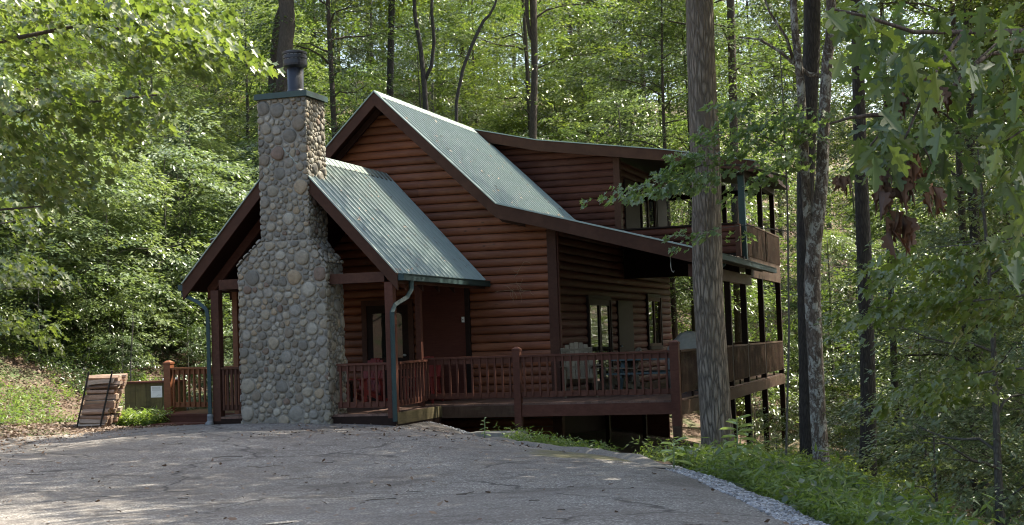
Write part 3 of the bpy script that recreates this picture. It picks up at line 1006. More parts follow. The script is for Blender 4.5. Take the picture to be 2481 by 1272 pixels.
# ------------------------------------------------------------------ railings
def post_cap(m, x, y, z, wd):
    h = wd / 2 + .012
    m.box(x - h, x + h, y - h, y + h, z, z + .035)
    m.add([(x - h * .9, y - h * .9, z + .036), (x + h * .9, y - h * .9, z + .036), (x + h * .9, y + h * .9, z + .036), (x - h * .9, y + h * .9, z + .036),
           (x - h * .3, y - h * .3, z + .075), (x + h * .3, y - h * .3, z + .075), (x + h * .3, y + h * .3, z + .075), (x - h * .3, y + h * .3, z + .075)],
          [(0, 1, 5, 4), (1, 2, 6, 5), (2, 3, 7, 6), (3, 0, 4, 7), (4, 5, 6, 7)])
BAL = {}
def railing(p0, p1, z0, mat, n, zt=.95, parent=None, bal_parts=True, hb=.11, zb=.11, name="railing"):
    """p0,p1 (x,y); z0 floor; top rail top at z0+zt"""
    a = Vector((p0[0], p0[1], 0)); b = Vector((p1[0], p1[1], 0))
    m = MB()
    zz = Vector((0, 0, z0 + zt - .02)); m.beam(a + zz, b + zz, .13, .038)
    zz = Vector((0, 0, z0 + zt - .095)); m.beam(a + zz, b + zz, .038, .105)
    o = m.build(name, mat, parent)
    m = MB()
    zz = Vector((0, 0, z0 + zb + hb / 2)); m.beam(a + zz, b + zz, .045, hb)
    m.build("bottom_rail", mat, o)
    d = (b - a).normalized(); sd_ = Vector((d.y, -d.x, 0))
    zt0, zt1 = z0 + zb + .02, z0 + zt - .05
    me = None
    mm = MB()
    for i in range(n):
        t = (i + .5) / n
        p = a.lerp(b, t) + sd_ * .038
        if bal_parts:
            if me is None:
                q = MB(); q.beam((0, 0, zt0), (0, 0, zt1), .036, .036, (d.x, d.y, 0))
                me = bpy.data.meshes.new("baluster"); me.from_pydata(q.v, [], q.f); me.materials.append(MAT[mat])
            bo = bpy.data.objects.new("baluster", me); COL.objects.link(bo); bo.parent = o
            bo.location = p; bo.matrix_parent_inverse = Matrix.Translation(-Vector(o.location))
        else:
            mm.beam(p + Vector((0, 0, zt0)), p + Vector((0, 0, zt1)), .036, .036, (d.x, d.y, 0))
    if not bal_parts:
        mm.build("baluster_panel", mat, o)
    return o
DY_, DX0, DX1 = -2.614, -2.061, 3.10
railing((DX0, DY_), (-.15, DY_), 0, 'rail', 12, parent=cabin)
railing((-.01, DY_), (3.02, DY_), 0, 'rail', 19, parent=cabin)
railing((-1.74, -4.85), (-2.03, DY_ - .05), -.03, 'rail', 9, parent=cabin)
railing((-2.90, -4.97), (-1.87, -4.97), -.03, 'rail', 7, parent=cabin)
railing((-5.36, -4.97), (-4.90, -4.97), -.03, 'trim', 5, parent=cabin)
railing((-7.66, -3.0), (-5.7, -3.62), -.03, 'rail_sunlit', 13, parent=cabin)
# deck posts of the front edge
def deck_post(x, y, z0, z1, wd, mat='rail', lower=None):
    m = MB(); m.box(x - wd / 2, x + wd / 2, y - wd / 2, y + wd / 2, z0, z1); post_cap(m, x, y, z1, wd)
    o = m.build("deck_post", mat, cabin)
    if lower is not None:
        m = MB(); w2 = wd / 2 - .008; m.box(x - w2, x + w2, y - w2, y + w2, lower, z0 - .002); m.build("pier", 'fascia_old', o)
    return o
deck_post(-.08, DY_ - .02, -.45, 1.04, .14, 'rail', -1.2)
deck_post(3.10, DY_ - .01, -.50, 1.07, .17, 'rail', -1.9)
deck_post(-7.75, -3.0, -.12, 1.0, .16, 'rail_sunlit')
# deck floor and framing
m = MB()
x = DX0 - .1
while x < 3.12:
    x2 = min(x + .137, 3.14)
    if x < -.0:
        m.box(x, x2, DY_ - .03, -.08, -.04, -.002)
    else:
        m.box(x, x2, DY_ - .03, 13.05, -.04, -.002)
    x += .143
m.build("deck_floor", 'deck', cabin)
m = MB(); m.box(DX0 + .0, -.155, DY_ - .05, DY_ - .01, -.27, -.042); m.build("deck_fascia", 'fascia_old', cabin)
m = MB(); m.box(-.005, 3.01, DY_ - .05, DY_ - .01, -.27, -.042); m.build("deck_fascia", 'rail', cabin)
m = MB(); m.box(3.14, 3.18, DY_ + .09, 13.05, -.30, -.042); m.build("deck_fascia", 'fascia_old', cabin)
m = MB()
y = -2.0
while y < 13:
    m.box(.02 if y > 0 else -1.9, 3.13, y, y + .045, -.25, -.045); y += .41
m.build("joist", 'dark_wood', cabin)
# side deck: posts up to the roof and railing panels
ys = [.35, 3.84, 6.23, 9.27, 12.9]
for y in ys:
    post(3.10, y, -.0, 2.44 if y < 7 else 2.66, .14, 'dark_wood')
for y in (.35, 3.84, 6.23, 9.27, 12.9):
    m = MB(); m.box(3.03, 3.17, y - .075, y + .075, -3.2, -.30); m.build("under_post", 'dark_wood', cabin)
yy = [DY_ + .1] + ys
for a, b in zip(yy[:-1], yy[1:]):
    railing((3.12, a + .08), (3.12, b - .08), 0, 'fascia_old', int((b - a) / .105), parent=cabin, bal_parts=False, hb=.13)
    m = MB(); m.box(3.10, 3.14, (a + b) / 2 - .02, (a + b) / 2 + .02, .0, .1); m.build("rail_block", 'dark_wood', cabin)
railing((3.0, 12.98), (.1, 12.98), 0, 'dark_wood', 26, parent=cabin, bal_parts=False)
# ground-level landing under the far end
m = MB(); m.box(.5, 3.6, 7.5, 14.5, -2.35, -2.2); m.box(3.3, 3.45, 7.5, 14.4, -2.19, -2.05); m.build("lower_landing", 'yellow_wood', cabin)
# basement wall
m = MB(); m.box(-1.9, -.0, -.02, .0, -2.2, -.3); m.build("basement_wall", 'moss_conc', cabin)
m = MB(); m.box(-1.9, -1.85, .02, 12.0, -2.6, -.3); m.build("basement_side_wall", 'dark_wood', cabin)  # set back in dark wood to deepen the shade under the deck
m = MB(); m.box(-.05, .05, 4.1, 4.25, -2.4, -.3); m.box(-.05, .05, 8.1, 8.25, -2.4, -.3); m.build("basement_post", 'dark_wood', cabin)
m = MB(); m.box(-1.84, -1.80, 1.6, 3.6, -2.3, -.35); m.build("basement_door", 'dark_wood', cabin)


# --- balcony over the side porch
m = MB(); m.box(.02, 3.16, YD, 13.05, 3.02, 3.15); m.build("balcony_floor", 'dark_wood', cabin)
def sr_knee(z):
    x0 = max(0.0, x_main(z + .03)) if z < 3.9 else 0.0
    return (x0 + .0, 2.98) if x0 < 2.9 else None
log_wall("balcony_wall", 'log_side', lambda s, d, t: (s, YD - d, t), 3.06, 3.97, sr_knee, cabin, ch=.182, seed=9)
m = MB(); m.prism([(.062, YD + .012, 2.72), (3.02, YD + .012, 2.72), (3.02, YD + .012, 3.04), (3.0, YD + .012, 3.96), (.062, YD + .012, 3.96)], (0, .07, 0)); m.build("balcony_wall_core", 'dark_wood', cabin)
m = MB(); m.box(-.1, 3.05, YD - .09, YD + .14, 3.975, 4.01); m.build("wall_cap", 'dark_wood', cabin)
m = MB(); m.box(2.98, 3.10, YD - .08, YD + .12, 3.04, 3.972); m.build("end_trim", 'trim', cabin)
m = MB(); m.box(3.04, 3.2, YD + .25, YD + .41, 3.05, 5.40); m.build("corner_column", 'green', cabin)
for y in (10.0, 12.5):
    post(3.08, y, 3.15, 5.42, .13, 'dark_wood', name="balcony_post")
post(1.7, 12.4, 3.15, 5.6, .13, 'dark_wood', name="balcony_post")
railing((3.14, YD + .45), (3.14, 9.93), 3.10, 'fascia_old', 30, .93, cabin, False, .11, .06)
railing((3.14, 10.07), (3.14, 12.95), 3.10, 'fascia_old', 28, .93, cabin, False, .11, .06)
railing((3.0, 12.9), (.1, 12.9), 3.10, 'fascia_old', 26, .93, cabin, False)
m = MB(); m.box(3.02, 3.18, YD - .3, YU1 - .1, 5.22, 5.40); m.build("balcony_roof_beam", 'dark_wood', cabin)
m = MB(); m.box(.05, 3.0, 12.3, 12.4, 5.25, 5.42); m.build("balcony_roof_beam", 'dark_wood', cabin)

# --- left entrance platform and steps
m = MB()
m.box(-7.85, -5.56, -3.7, -1.5, -.075, -.035); m.box(-7.83, -5.56, -3.68, -3.64, -.24, -.076)
m.box(-8.1, -5.70, -4.15, -3.75, -.245, -.20); m.box(-8.08, -5.75, -4.12, -3.8, -.40, -.246)
m.build("entrance_step", 'rail', cabin)

# ------------------------------------------------------------------ chimney of river stones
def clip_poly(P, n, c):
    out = []
    k = len(P)
    for i in range(k):
        a = P[i]; b = P[(i + 1) % k]
        da = a[0] * n[0] + a[1] * n[1] - c
        db = b[0] * n[0] + b[1] * n[1] - c
        if da <= 0: out.append(a)
        if (da < 0 and db > 0) or (da > 0 and db < 0):
            t = da / (da - db)
            out.append((a[0] + (b[0] - a[0]) * t, a[1] + (b[1] - a[1]) * t))
    return out
def inside(poly, p):
    c = False; j = len(poly) - 1
    for i in range(len(poly)):
        xi, yi = poly[i]; xj, yj = poly[j]
        if ((yi > p[1]) != (yj > p[1])) and p[0] < (xj - xi) * (p[1] - yi) / (yj - yi) + xi:
            c = not c
        j = i
    return c
def stones(m, poly, mapf, r0, seed, depth=.036, gap=.009):
    """fill the CONVEX 2D polygon with domed, rounded Voronoi stones; mapf(s,d,t) -> world"""
    rr = random.Random(seed)
    xs = [p[0] for p in poly]; ys = [p[1] for p in poly]
    pts = []
    tries = 0
    while tries < 9000:
        tries += 1
        p = (rr.uniform(min(xs), max(xs)), rr.uniform(min(ys), max(ys)))
        if not inside(poly, p): continue
        r = r0 * rr.choice((.5, .62, .8, 1.0, 1.1, 1.35, 1.7))
        if all((p[0] - q[0]) ** 2 + ((p[1] - q[1]) * 1.05) ** 2 > ((r + q[2]) * .92) ** 2 for q in pts):
            pts.append((p[0], p[1], r)); tries = max(0, tries - 700)
    for it in range(2):
        cells = []
        for i, a in enumerate(pts):
            P = list(poly)
            for j, b in enumerate(pts):
                if i == j: continue
                dx, dy = b[0] - a[0], b[1] - a[1]
                d2 = dx * dx + dy * dy
                if d2 > (r0 * 6) ** 2: continue
                d = math.sqrt(d2)
                # power diagram: bigger stones take more room
                k = (d2 + a[2] ** 2 - b[2] ** 2) / (2 * d)
                n = (dx / d, dy / d)
                P = clip_poly(P, n, a[0] * n[0] + a[1] * n[1] + k)
                if len(P) < 3: break
            cells.append(P if len(P) >= 3 else None)
        if it == 0:
            npts = []
            for a, P in zip(pts, cells):
                if not P: continue
                cx = sum(q[0] for q in P) / len(P); cy = sum(q[1] for q in P) / len(P)
                npts.append(((a[0] + cx) / 2, (a[1] + cy) / 2, a[2]))
            pts = npts
    for P in cells:
        if not P: continue
        cx = sum(q[0] for q in P) / len(P); cy = sum(q[1] for q in P) / len(P)
        # ray-sample the outline, blend with an ellipse for roundness
        K = 14
        R = []
        for k in range(K):
            t = 2 * math.pi * k / K
            dx, dy = math.cos(t), math.sin(t)
            best = 9
            for i in range(len(P)):
                a = P[i]; b = P[(i + 1) % len(P)]
                ex, ey = b[0] - a[0], b[1] - a[1]
                den = dx * ey - dy * ex
                if abs(den) < 1e-9: continue
                s_ = ((a[0] - cx) * ey - (a[1] - cy) * ex) / den
                u_ = ((a[0] - cx) * dy - (a[1] - cy) * dx) / den
                if s_ > 0 and -.001 <= u_ <= 1.001: best = min(best, s_)
            R.append(best)
        if max(R) > 8: continue
        R2 = R[:]
        for _ in range(1):
            R2 = [min(R2[k], (R2[k - 1] + 2 * R2[k] + R2[(k + 1) % K]) / 4 * 1.0) for k in range(K)]
        ka = rr.uniform(0, 6.28)
        R2 = [max(.012, (q - gap * rr.uniform(.6, 1.3)) * (1 - .07 * abs(math.sin(1.5 * (2 * math.pi * k / K) + ka)) - rr.uniform(0, .05))) for k, q in enumerate(R2)]
        mean = sum(R2) / K
        dp = depth * (0.55 + mean / r0 * .5) * rr.uniform(.75, 1.25)
        tx, ty = rr.uniform(-.25, .25), rr.uniform(-.25, .25)
        vs = []
        for (rs, hs) in ((1.0, -.01), (.98, .48), (.86, .82), (.55, .97)):
            for k in range(K):
                t = 2 * math.pi * k / K
                u_, v_ = R2[k] * rs * math.cos(t), R2[k] * rs * math.sin(t)
                hh = dp * hs + (u_ * tx + v_ * ty) * (.5 if hs > 0 else 0)
                vs.append(mapf(cx + u_, hh, cy + v_))
        vs.append(mapf(cx, dp, cy))
        fs = []
        for q in range(3):
            for k in range(K):
                k2 = (k + 1) % K
                fs.append((q * K + k, q * K + k2, (q + 1) * K + k2, (q + 1) * K + k))
        for k in range(K):
            fs.append((3 * K + k, 3 * K + (k + 1) % K, 4 * K))
        m.add(vs, fs)
CX0, CX1, CY0, CY1 = -4.86, -3.02, -5.13, -4.38
TX0, TX1, TY0, TY1 = -4.35, -3.36, -5.11, -4.28
ZS0, ZS1, ZT = 2.84, 3.30, 6.05
m = MB()
m.prism([(CX0, CY0, -.5), (CX1, CY0, -.5), (CX1, CY0, ZS0), (TX1 + .03, CY0, ZS1), (TX0 - .03, CY0, ZS1), (CX0, CY0, ZS0)], (0, CY1 - CY0, 0))
m.box(TX0, TX1, TY0, TY1, ZS0 + .2, ZT)
chim = m.build("chimney", 'mortar', cabin)
m = MB()
fm = lambda s, d, t: (s, CY0 - d, t)
stones(m, [(CX0 - .02, -.28), (CX1 + .02, -.28), (CX1 + .02, ZS0), (TX1 + .05, ZS1), (TX0 - .05, ZS1), (CX0 - .02, ZS0)], fm, .096, 2)
fm2 = lambda s, d, t: (s, TY0 - d, t)
stones(m, [(TX0 - .03, ZS1), (TX1 + .03, ZS1), (TX1 + .03, ZT), (TX0 - .03, ZT)], fm2, .092, 4)
stones(m, [(CY0 - .03, -.28), (CY1, -.28), (CY1, ZS0), (CY0 - .03, ZS0)], lambda s, d, t: (CX1 + d, s, t), .085, 5)
stones(m, [(TY0 - .03, ZS1 - .1), (TY1, ZS1 - .1), (TY1, ZT), (TY0 - .03, ZT)], lambda s, d, t: (TX1 + d, s, t), .075, 6)
stones(m, [(TY0 - .03, ZS1 - .1), (TY1, ZS1 - .1), (TY1, ZT), (TY0 - .03, ZT)], lambda s, d, t: (TX0 - d, s, t), .085, 7)
stones(m, [(CY0 - .03, -.28), (CY1, -.28), (CY1, ZS0), (CY0 - .03, ZS0)], lambda s, d, t: (CX0 - d, s, t), .105, 8)
# sloping shoulder slabs
for sg, xo, xi in ((1, CX1 + .05, TX1), (-1, CX0 - .05, TX0)):
    L = math.hypot(xo - xi, ZS1 + .04 - ZS0)
    ux, uz = (xi - xo) / L, (ZS1 + .04 - ZS0) / L
    stones(m, [(0, CY0 - .06), (L, CY0 - .06), (L, CY1), (0, CY1)],
           lambda s, d, t, xo=xo, ux=ux, uz=uz, sg=sg: (xo + ux * s + sg * uz * d, t, ZS0 + .0 + uz * s + abs(ux) * d), .10, 9 + sg, .04)
m.build("stonework", 'stone', chim, True)
m = MB(); m.box(TX0 - .07, TX1 + .07, TY0 - .07, TY1 + .05, ZT + .0, ZT + .10)
m.box(TX0 - .05, TX1 + .05, TY0 - .05, TY1 + .03, ZT + .10, ZT + .115)
m.build("chimney_cap", 'green_cap', chim)
fx, fy = -3.74, -4.72
m = MB()
m.lathe([(.205, 0), (.195, .05), (.165, .09), (.160, .10), (.160, .58), (.150, .585)], (fx, fy, ZT + .115), 28); flue = m.build("flue_pipe", 'black', chim, True)
m = MB()
m.lathe([(.16, .52), (.232, .56), (.236, .60), (.236, .67), (.222, .675), (.222, .70), (.238, .705), (.238, .755), (.222, .76), (.222, .79), (.238, .795), (.240, .835), (.20, .85), (.02, .86)], (fx, fy, ZT + .115), 28)
m.build("vent_cap", 'black', flue, False)
m = MB()
for z in (.687, .775):
    for k in range(7):
        t0 = -2.6 + k * .36
        m.tube([(fx + .2225 * math.cos(t0 + q * .05), fy + .2225 * math.sin(t0 + q * .05), ZT + .115 + z) for q in range(6)], .006, 5)
m.build("vent_slot", 'steel', flue)

# ================================================================== things on the decks and around
def adirondack(x, y, z, rz, mat, label, sc=1.0, name="adirondack_chair"):
    r = empty(name, (x, y, z), label, "chair")
    m = MB()
    for k in range(5):
        m.box(-.27, .27, -.30 + k * .115, -.30 + k * .115 + .10, .36 - k * .025, .385 - k * .025)
    L = [m.build("seat", mat)]
    m = MB()
    for k in range(7):
        xx = -.27 + k * .09
        top = 1.05 - .012 * (k - 3) ** 2
        m.prism([(xx - .04, .22, .27), (xx + .04, .22, .27), (xx + .04, .50, top), (xx - .04, .50, top)], (0, .02, .006))
    m.box(-.31, .31, .325, .35, .52, .60); m.box(-.29, .29, .445, .47, .86, .93)
    L.append(m.build("backrest", mat))
    for s in (-1, 1):
        m = MB(); m.prism([(s * .30 - .06, -.42, .60), (s * .30 + .09 * (s > 0) + .03, -.42, .60), (s * .30 + .07, .34, .56), (s * .30 - .05, .34, .56)], (0, 0, .024)); L.append(m.build("armrest", mat))
        m = MB(); m.box(s * .30 - .015, s * .30 + .015, -.33, -.22, 0, .60); L.append(m.build("leg", mat))
        m = MB(); m.prism([(s * .285 - .012, -.30, .27), (s * .285 - .012, -.30, .38), (s * .285 - .012, .62, .10), (s * .285 - .012, .62, .0)], (.024, 0, 0)); L.append(m.build("leg", mat))
        m = MB(); m.prism([(s * .285 - .012, .26, .56), (s * .285 - .012, .36, .56), (s * .285 - .012, .44, .06), (s * .285 - .012, .34, .10)], (.024, 0, 0)); L.append(m.build("brace", mat))
    for o in L:
        o.parent = r
    r.rotation_euler = (0, 0, rz)
    r.scale = (sc, sc, sc)
    return r
adirondack(.62, -.55, 0, math.radians(20), 'grey_wood', "tall weathered grey slatted armchair on the deck beside the log wall corner", 1.1)
adirondack(1.15, .75, 0, math.radians(-60), 'grey_wood', "second weathered grey armchair, half hidden behind the tall one on the deck", .95)
adirondack(-2.75, -1.0, -.035, math.radians(5), 'red', "red painted armchair before the smooth cupboard door", .95)
adirondack(-3.95, -1.5, -.035, math.radians(-15), 'red', "red painted armchair on the entrance porch behind the rail beside the chimney", .95)

# picnic table with benches
t = empty("picnic_table", (2.0, .9, 0), "blue grey picnic table with benches behind the deck railing", "table")
T_ = []
def pt(name, fn):
    m = MB(); fn(m); o = m.build(name, 'blue'); o.parent = t; T_.append(o); return o
def top_(m):
    for k in range(5): m.box(-.95, .95, -.37 + k * .15, -.37 + k * .15 + .14, .72, .755)
pt("tabletop", top_)
for s in (-1, 1):
    pt("bench", lambda m: (m.box(-.95, .95, s * .72 - .13, s * .72 - .005, .43, .465), m.box(-.95, .95, s * .72 + .005, s * .72 + .13, .43, .465)))
for xx in (-.7, .7):
    for s in (-1, 1):
        pt("leg", lambda m: m.beam((xx + .02 * s, s * .62, 0), (xx + .02 * s, s * .18, .72), .038, .09, (1, 0, 0)))
    pt("crossbar", lambda m: m.beam((xx + .06, -.82, .40), (xx + .06, .82, .40), .038, .09))

# covered grill on the side deck
g = empty("covered_grill", (2.45, 2.3, 0), "gas grill under a grey vinyl cover by the side deck railing", "grill")
m = MB()
pr_ = [(.62, .33, .05), (.63, .34, .55), (.60, .31, .95), (.42, .27, 1.12), (.25, .12, 1.27), (.05, .05, 1.31)]
K = 24
vs = []
rr = random.Random(5)
for i, (a, b, z) in enumerate(pr_):
    for k in range(K):
        tt = 2 * math.pi * k / K
        c_, s_ = math.cos(tt), math.sin(tt)
        e = .5
        q = 1 + .05 * math.sin(tt * 7 + i) * (1 if i < 4 else .3)
        vs.append((a * math.copysign(abs(c_) ** e, c_) * q * .8, b * math.copysign(abs(s_) ** e, s_) * q, z + rr.uniform(-.01, .01)))
fs = [(i * K + k, i * K + (k + 1) % K, (i + 1) * K + (k + 1) % K, (i + 1) * K + k) for i in range(len(pr_) - 1) for k in range(K)]
fs.append(tuple(5 * K + k for k in range(K)))
m.add(vs, fs)
o = m.build("cover", 'cover', None, True); o.parent = g
for sx in (-.4, .4):
    for sy in (-.2, .2):
        m = MB(); m.box(sx - .02, sx + .02, sy - .02, sy + .02, 0, .12); o = m.build("leg", 'iron'); o.parent = g

# round globe lantern under the porch roof on the left
l = empty("globe_lantern", (-5.98, -2.95, 1.95), "white glass globe lantern hanging under the entrance porch roof", "lantern")
m = MB(); m.lathe([(.001, -.075), (.045, -.062), (.07, -.03), (.076, 0), (.07, .03), (.045, .062), (.02, .075)], (0, 0, 0), 16); o = m.build("globe", 'white', None, True); o.parent = l
m = MB(); m.tube([(0, 0, .07), (0, 0, .32)], .008, 6); m.lathe([(.03, .06), (.03, .09), (.012, .10)], (0, 0, 0), 12); o = m.build("hanger", 'iron'); o.parent = l
# small hook light under the side porch
l = empty("pendant_hook", (2.6, -.2, 2.55), "thin pendant hook hanging from the side porch ceiling", "hook")
m = MB(); m.tube([(0, 0, .5), (0, 0, .1), (.02, 0, .03), (.05, 0, 0), (.07, 0, .04)], .010, 6); o = m.build("rod", 'steel', None, True); o.parent = l

# small pale object by the front door, given a can shape on a stand
l = empty("pale_object", (-3.95, -2.6, -.035), "small pale object modelled as a can, standing on the entrance porch near the front door", "milk can")
m = MB(); m.lathe([(.16, 0), (.165, .02), (.165, .42), (.15, .47), (.095, .56), (.09, .62), (.115, .65), (.115, .67), (.07, .68)], (0, 0, .55), 20); o = m.build("body", 'cover', None, True); o.parent = l
m = MB(); m.box(-.2, .2, -.2, .2, 0, .04); m.box(-.2, .2, -.2, .2, .50, .55)
for a in (-.17, .17):
    for b in (-.17, .17): m.box(a - .02, a + .02, b - .02, b + .02, .04, .5)
o = m.build("stand", 'dark_wood'); o.parent = l

# firewood in a leaning iron rack
rk_ = empty("firewood_rack", (-8.5, -4.5, -.27), "dark iron firewood rack leaning backwards on the leaf litter", "log rack")
lean = math.radians(14)
def tilt(p):    # lean: up direction tips towards +x
    x, y, z = p
    return (x + z * math.sin(lean), y, z * math.cos(lean) * 1.0 - x * .0)
def tb(m, p, q, r):
    m.tube([tilt(p), tilt(q)], r, 6)
m = MB()
for y in (-.22, .22):
    tb(m, (-.42, y, -.05), (.42, y, -.05), .018)
o = m.build("base_rail", 'iron'); o.parent = rk_
for sx in (-.37, .12):
    m = MB(); tb(m, (sx, -.24, -.06), (sx, -.24, 1.22), .018); o = m.build("upright", 'iron'); o.parent = rk_
    m = MB(); tb(m, (sx, .26, -.06), (sx, .26, 1.10), .018); o = m.build("upright", 'iron'); o.parent = rk_
rk_.rotation_euler = (0, 0, math.radians(12))
fw = MB()
rr = random.Random(12)
z = .0
row = 0
while z < 1.02:
    h = rr.uniform(.085, .125)
    y = -.20 + rr.uniform(-.03, .02)
    while y < .26:
        wv = rr.uniform(.09, .15)
        xa = -.36 + rr.uniform(-.04, .03); xb = .24 + rr.uniform(-.05, .08)
        fo = rr.uniform(-.05, .04) if y < -.1 else 0
        kind = rr.random()
        cy, cz = y + wv / 2 + fo, z + h / 2
        if kind < .45:      # wedge
            a0 = rr.uniform(0, 6.28)
            sec = [(cy + .62 * wv * math.cos(a0 + q), cz + .60 * h * math.sin(a0 + q)) for q in (0, .5, 1.0, 2.6, 4.2)]
        else:               # quarter or half round
            a0 = rr.uniform(0, 6.28)
            sec = [(cy + .56 * wv * math.cos(a0 + q), cz + .56 * h * math.sin(a0 + q)) for q in (0, .7, 1.4, 2.1, 3.1, 4.6)]
        sk = rr.uniform(-.04, .04); sl_ = rr.uniform(-.04, .04)
        A = [tilt((xa, p[0], p[1])) for p in sec]; B = [tilt((xb, p[0] + sk, p[1] + sl_)) for p in sec]
        n_ = len(sec)
        fw.add(A + B, [tuple(range(n_))[::-1], tuple(range(n_, 2 * n_))] + [(k_, (k_ + 1) % n_, n_ + (k_ + 1) % n_, n_ + k_) for k_ in range(n_)])
        y += wv + .002
    z += h * .97
    row += 1
fwo = fw.build("firewood_stack", 'firewood')
fwo.location = (-8.5, -4.5, -.24); fwo.rotation_euler = (0, 0, math.radians(12))
tag(fwo, "stack of split reddish firewood held in the leaning iron rack", "firewood")

# plank store box with paper notice
bx = empty("storage_box", (-8.4, -2.6, -.2), "olive stained vertical plank box beside the entrance steps", "storage box")
m = MB()
x = -8.97
while x < -7.90:
    m.box(x, min(x + .128, -7.88), -2.80 - .004 * (int(x * 100) % 2), -2.77, -.30, .60); x += .132
m.box(-8.97, -8.94, -2.76, -2.1, -.3, .60); m.box(-7.91, -7.88, -2.76, -2.1, -.3, .60); m.box(-8.93, -7.92, -2.13, -2.1, -.3, .60)
m.build("box_side", 'box_wood', bx)
m = MB(); m.box(-9.0, -7.86, -2.85, -2.07, .602, .64); m.build("lid", 'rail', bx)
m = MB(); m.lathe([(.17, 0), (.175, .03), (.15, .05), (.02, .055)], (-8.05, -2.45, .642), 18); pan = m.build("lid_dish", 'white', bx, True)
sg = empty("paper_notice", (-8.17, -2.80, .40), "white printed paper notice fixed to the olive plank box", "notice")
m = MB(); m.box(-8.31, -8.035, -2.818, -2.812, .29, .535); sheet = m.build("sheet", 'white', sg)
m = MB()
rr = random.Random(3)
for k in range(4):
    x = -8.28
    zz = .505 - k * .022
    while x < -8.08:
        wv = rr.uniform(.008, .02); m.box(x, x + wv, -2.8205, -2.8185, zz, zz + (.010 if k < 2 else .006)); x += wv + .005
m.box(-8.26, -8.15, -2.8205, -2.8185, .405, .409)
m.tube([(-8.15, -2.8195, .325), (-8.125, -2.8195, .345), (-8.10, -2.8195, .335), (-8.085, -2.8195, .35), (-8.07, -2.8195, .33)], .003, 4)
m.box(-8.19, -8.16, -2.8205, -2.8185, .315, .319)
m.build("print", 'ink', sheet)

# dry vine clinging to the gable wall
m = MB(); rr = random.Random(8)
def wander(p, d, n, st, r, spread=.5):
    pts = [p]
    for _ in range(n):
        d = (d[0] + rr.uniform(-spread, spread), d[1] + rr.uniform(-spread, spread))
        q = math.hypot(*d); d = (d[0] / q, d[1] / q)
        p = (p[0] + d[0] * st, p[1] + rr.uniform(-.004, .004), p[2] + d[1] * st)
        pts.append(p)
    m.tube(pts, [r * (1 - .6 * i / len(pts)) for i in range(len(pts))], 4)
    return pts
P0 = wander((-1.35, -.075, 2.30), (1, .1), 14, .05, .007, .35)
for k in range(9):
    a = P0[rr.randrange(5, len(P0))]
    wander(a, (rr.uniform(-1, 1), rr.uniform(-1, .6)), 6, .045, .005, .8)
P0 = wander((-.9, -.075, 2.62), (.3, 1), 7, .055, .006, .4)
wander(P0[-1], (.8, .3), 4, .05, .005, .6); wander(P0[3], (-1, .1), 3, .04, .005, .6)
wander((-1.0, -.075, 2.48), (1, -.2), 8, .06, .005, .3)
vo = m.build("dry_vine", 'vine', None, True)
tag(vo, "pale dried vine tendrils clinging to the logs near the wall corner", "vine")

# concrete slab end by the deck pier
zz = g1(-.2, -3.7)
m = MB(); m.box(-.75, .30, -3.9, -3.3, -.95, -.50)
so_ = m.build("concrete_slab", 'concrete')
tag(so_, "stained concrete slab end beside the middle deck pier", None, None, 'structure')

# ================================================================== vegetation
RS = np.random.RandomState

def spray_points(rs, n_sprays, centre_fn, L=(.7, 1.2), per=34, droop=.25):
    """returns leaf positions, headings, pitches, rolls, sizes: flat fans of leaves along forked twigs"""
    P = []; Hh = []; Pi = []; Ro = []; Sz = []
    for i in range(n_sprays):
        c, out = centre_fn(rs, i)
        Ls = rs.uniform(*L)
        hd = out + rs.normal(0, .5)
        tilt_ = rs.normal(-.12, .16)
        bank = rs.normal(0, .22)
        n = per
        u = rs.beta(1.3, 1.0, n)                      # along the spray
        wdt = (.42 * np.sin(np.pi * np.clip(u * .85 + .12, 0, 1)))
        v = rs.uniform(-1, 1, n) * wdt
        # leaves roughly in rows
        x = u * Ls; y = v * Ls
        z = -droop * (u ** 2) * Ls * .5 + rs.normal(0, .035, n) + np.abs(v) * -.12
        ch, sh = math.cos(hd), math.sin(hd)
        # rotate by tilt (pitch) and bank
        zz = z + x * math.sin(tilt_) + y * math.sin(bank)
        px = c[0] + x * ch - y * sh; py = c[1] + x * sh + y * ch; pz = c[2] + zz
        P.append(np.stack([px, py, pz], 1))
        Hh.append(hd + np.sign(v) * rs.uniform(.3, 1.1, n))
        Pi.append(rs.normal(-.18, .18, n) + tilt_)
        Ro.append(rs.normal(0, .26, n) + bank * .5)
        Sz.append(rs.uniform(.7, 1.25, n))
    return np.concatenate(P), np.concatenate(Hh), np.concatenate(Pi), np.concatenate(Ro), np.concatenate(Sz)

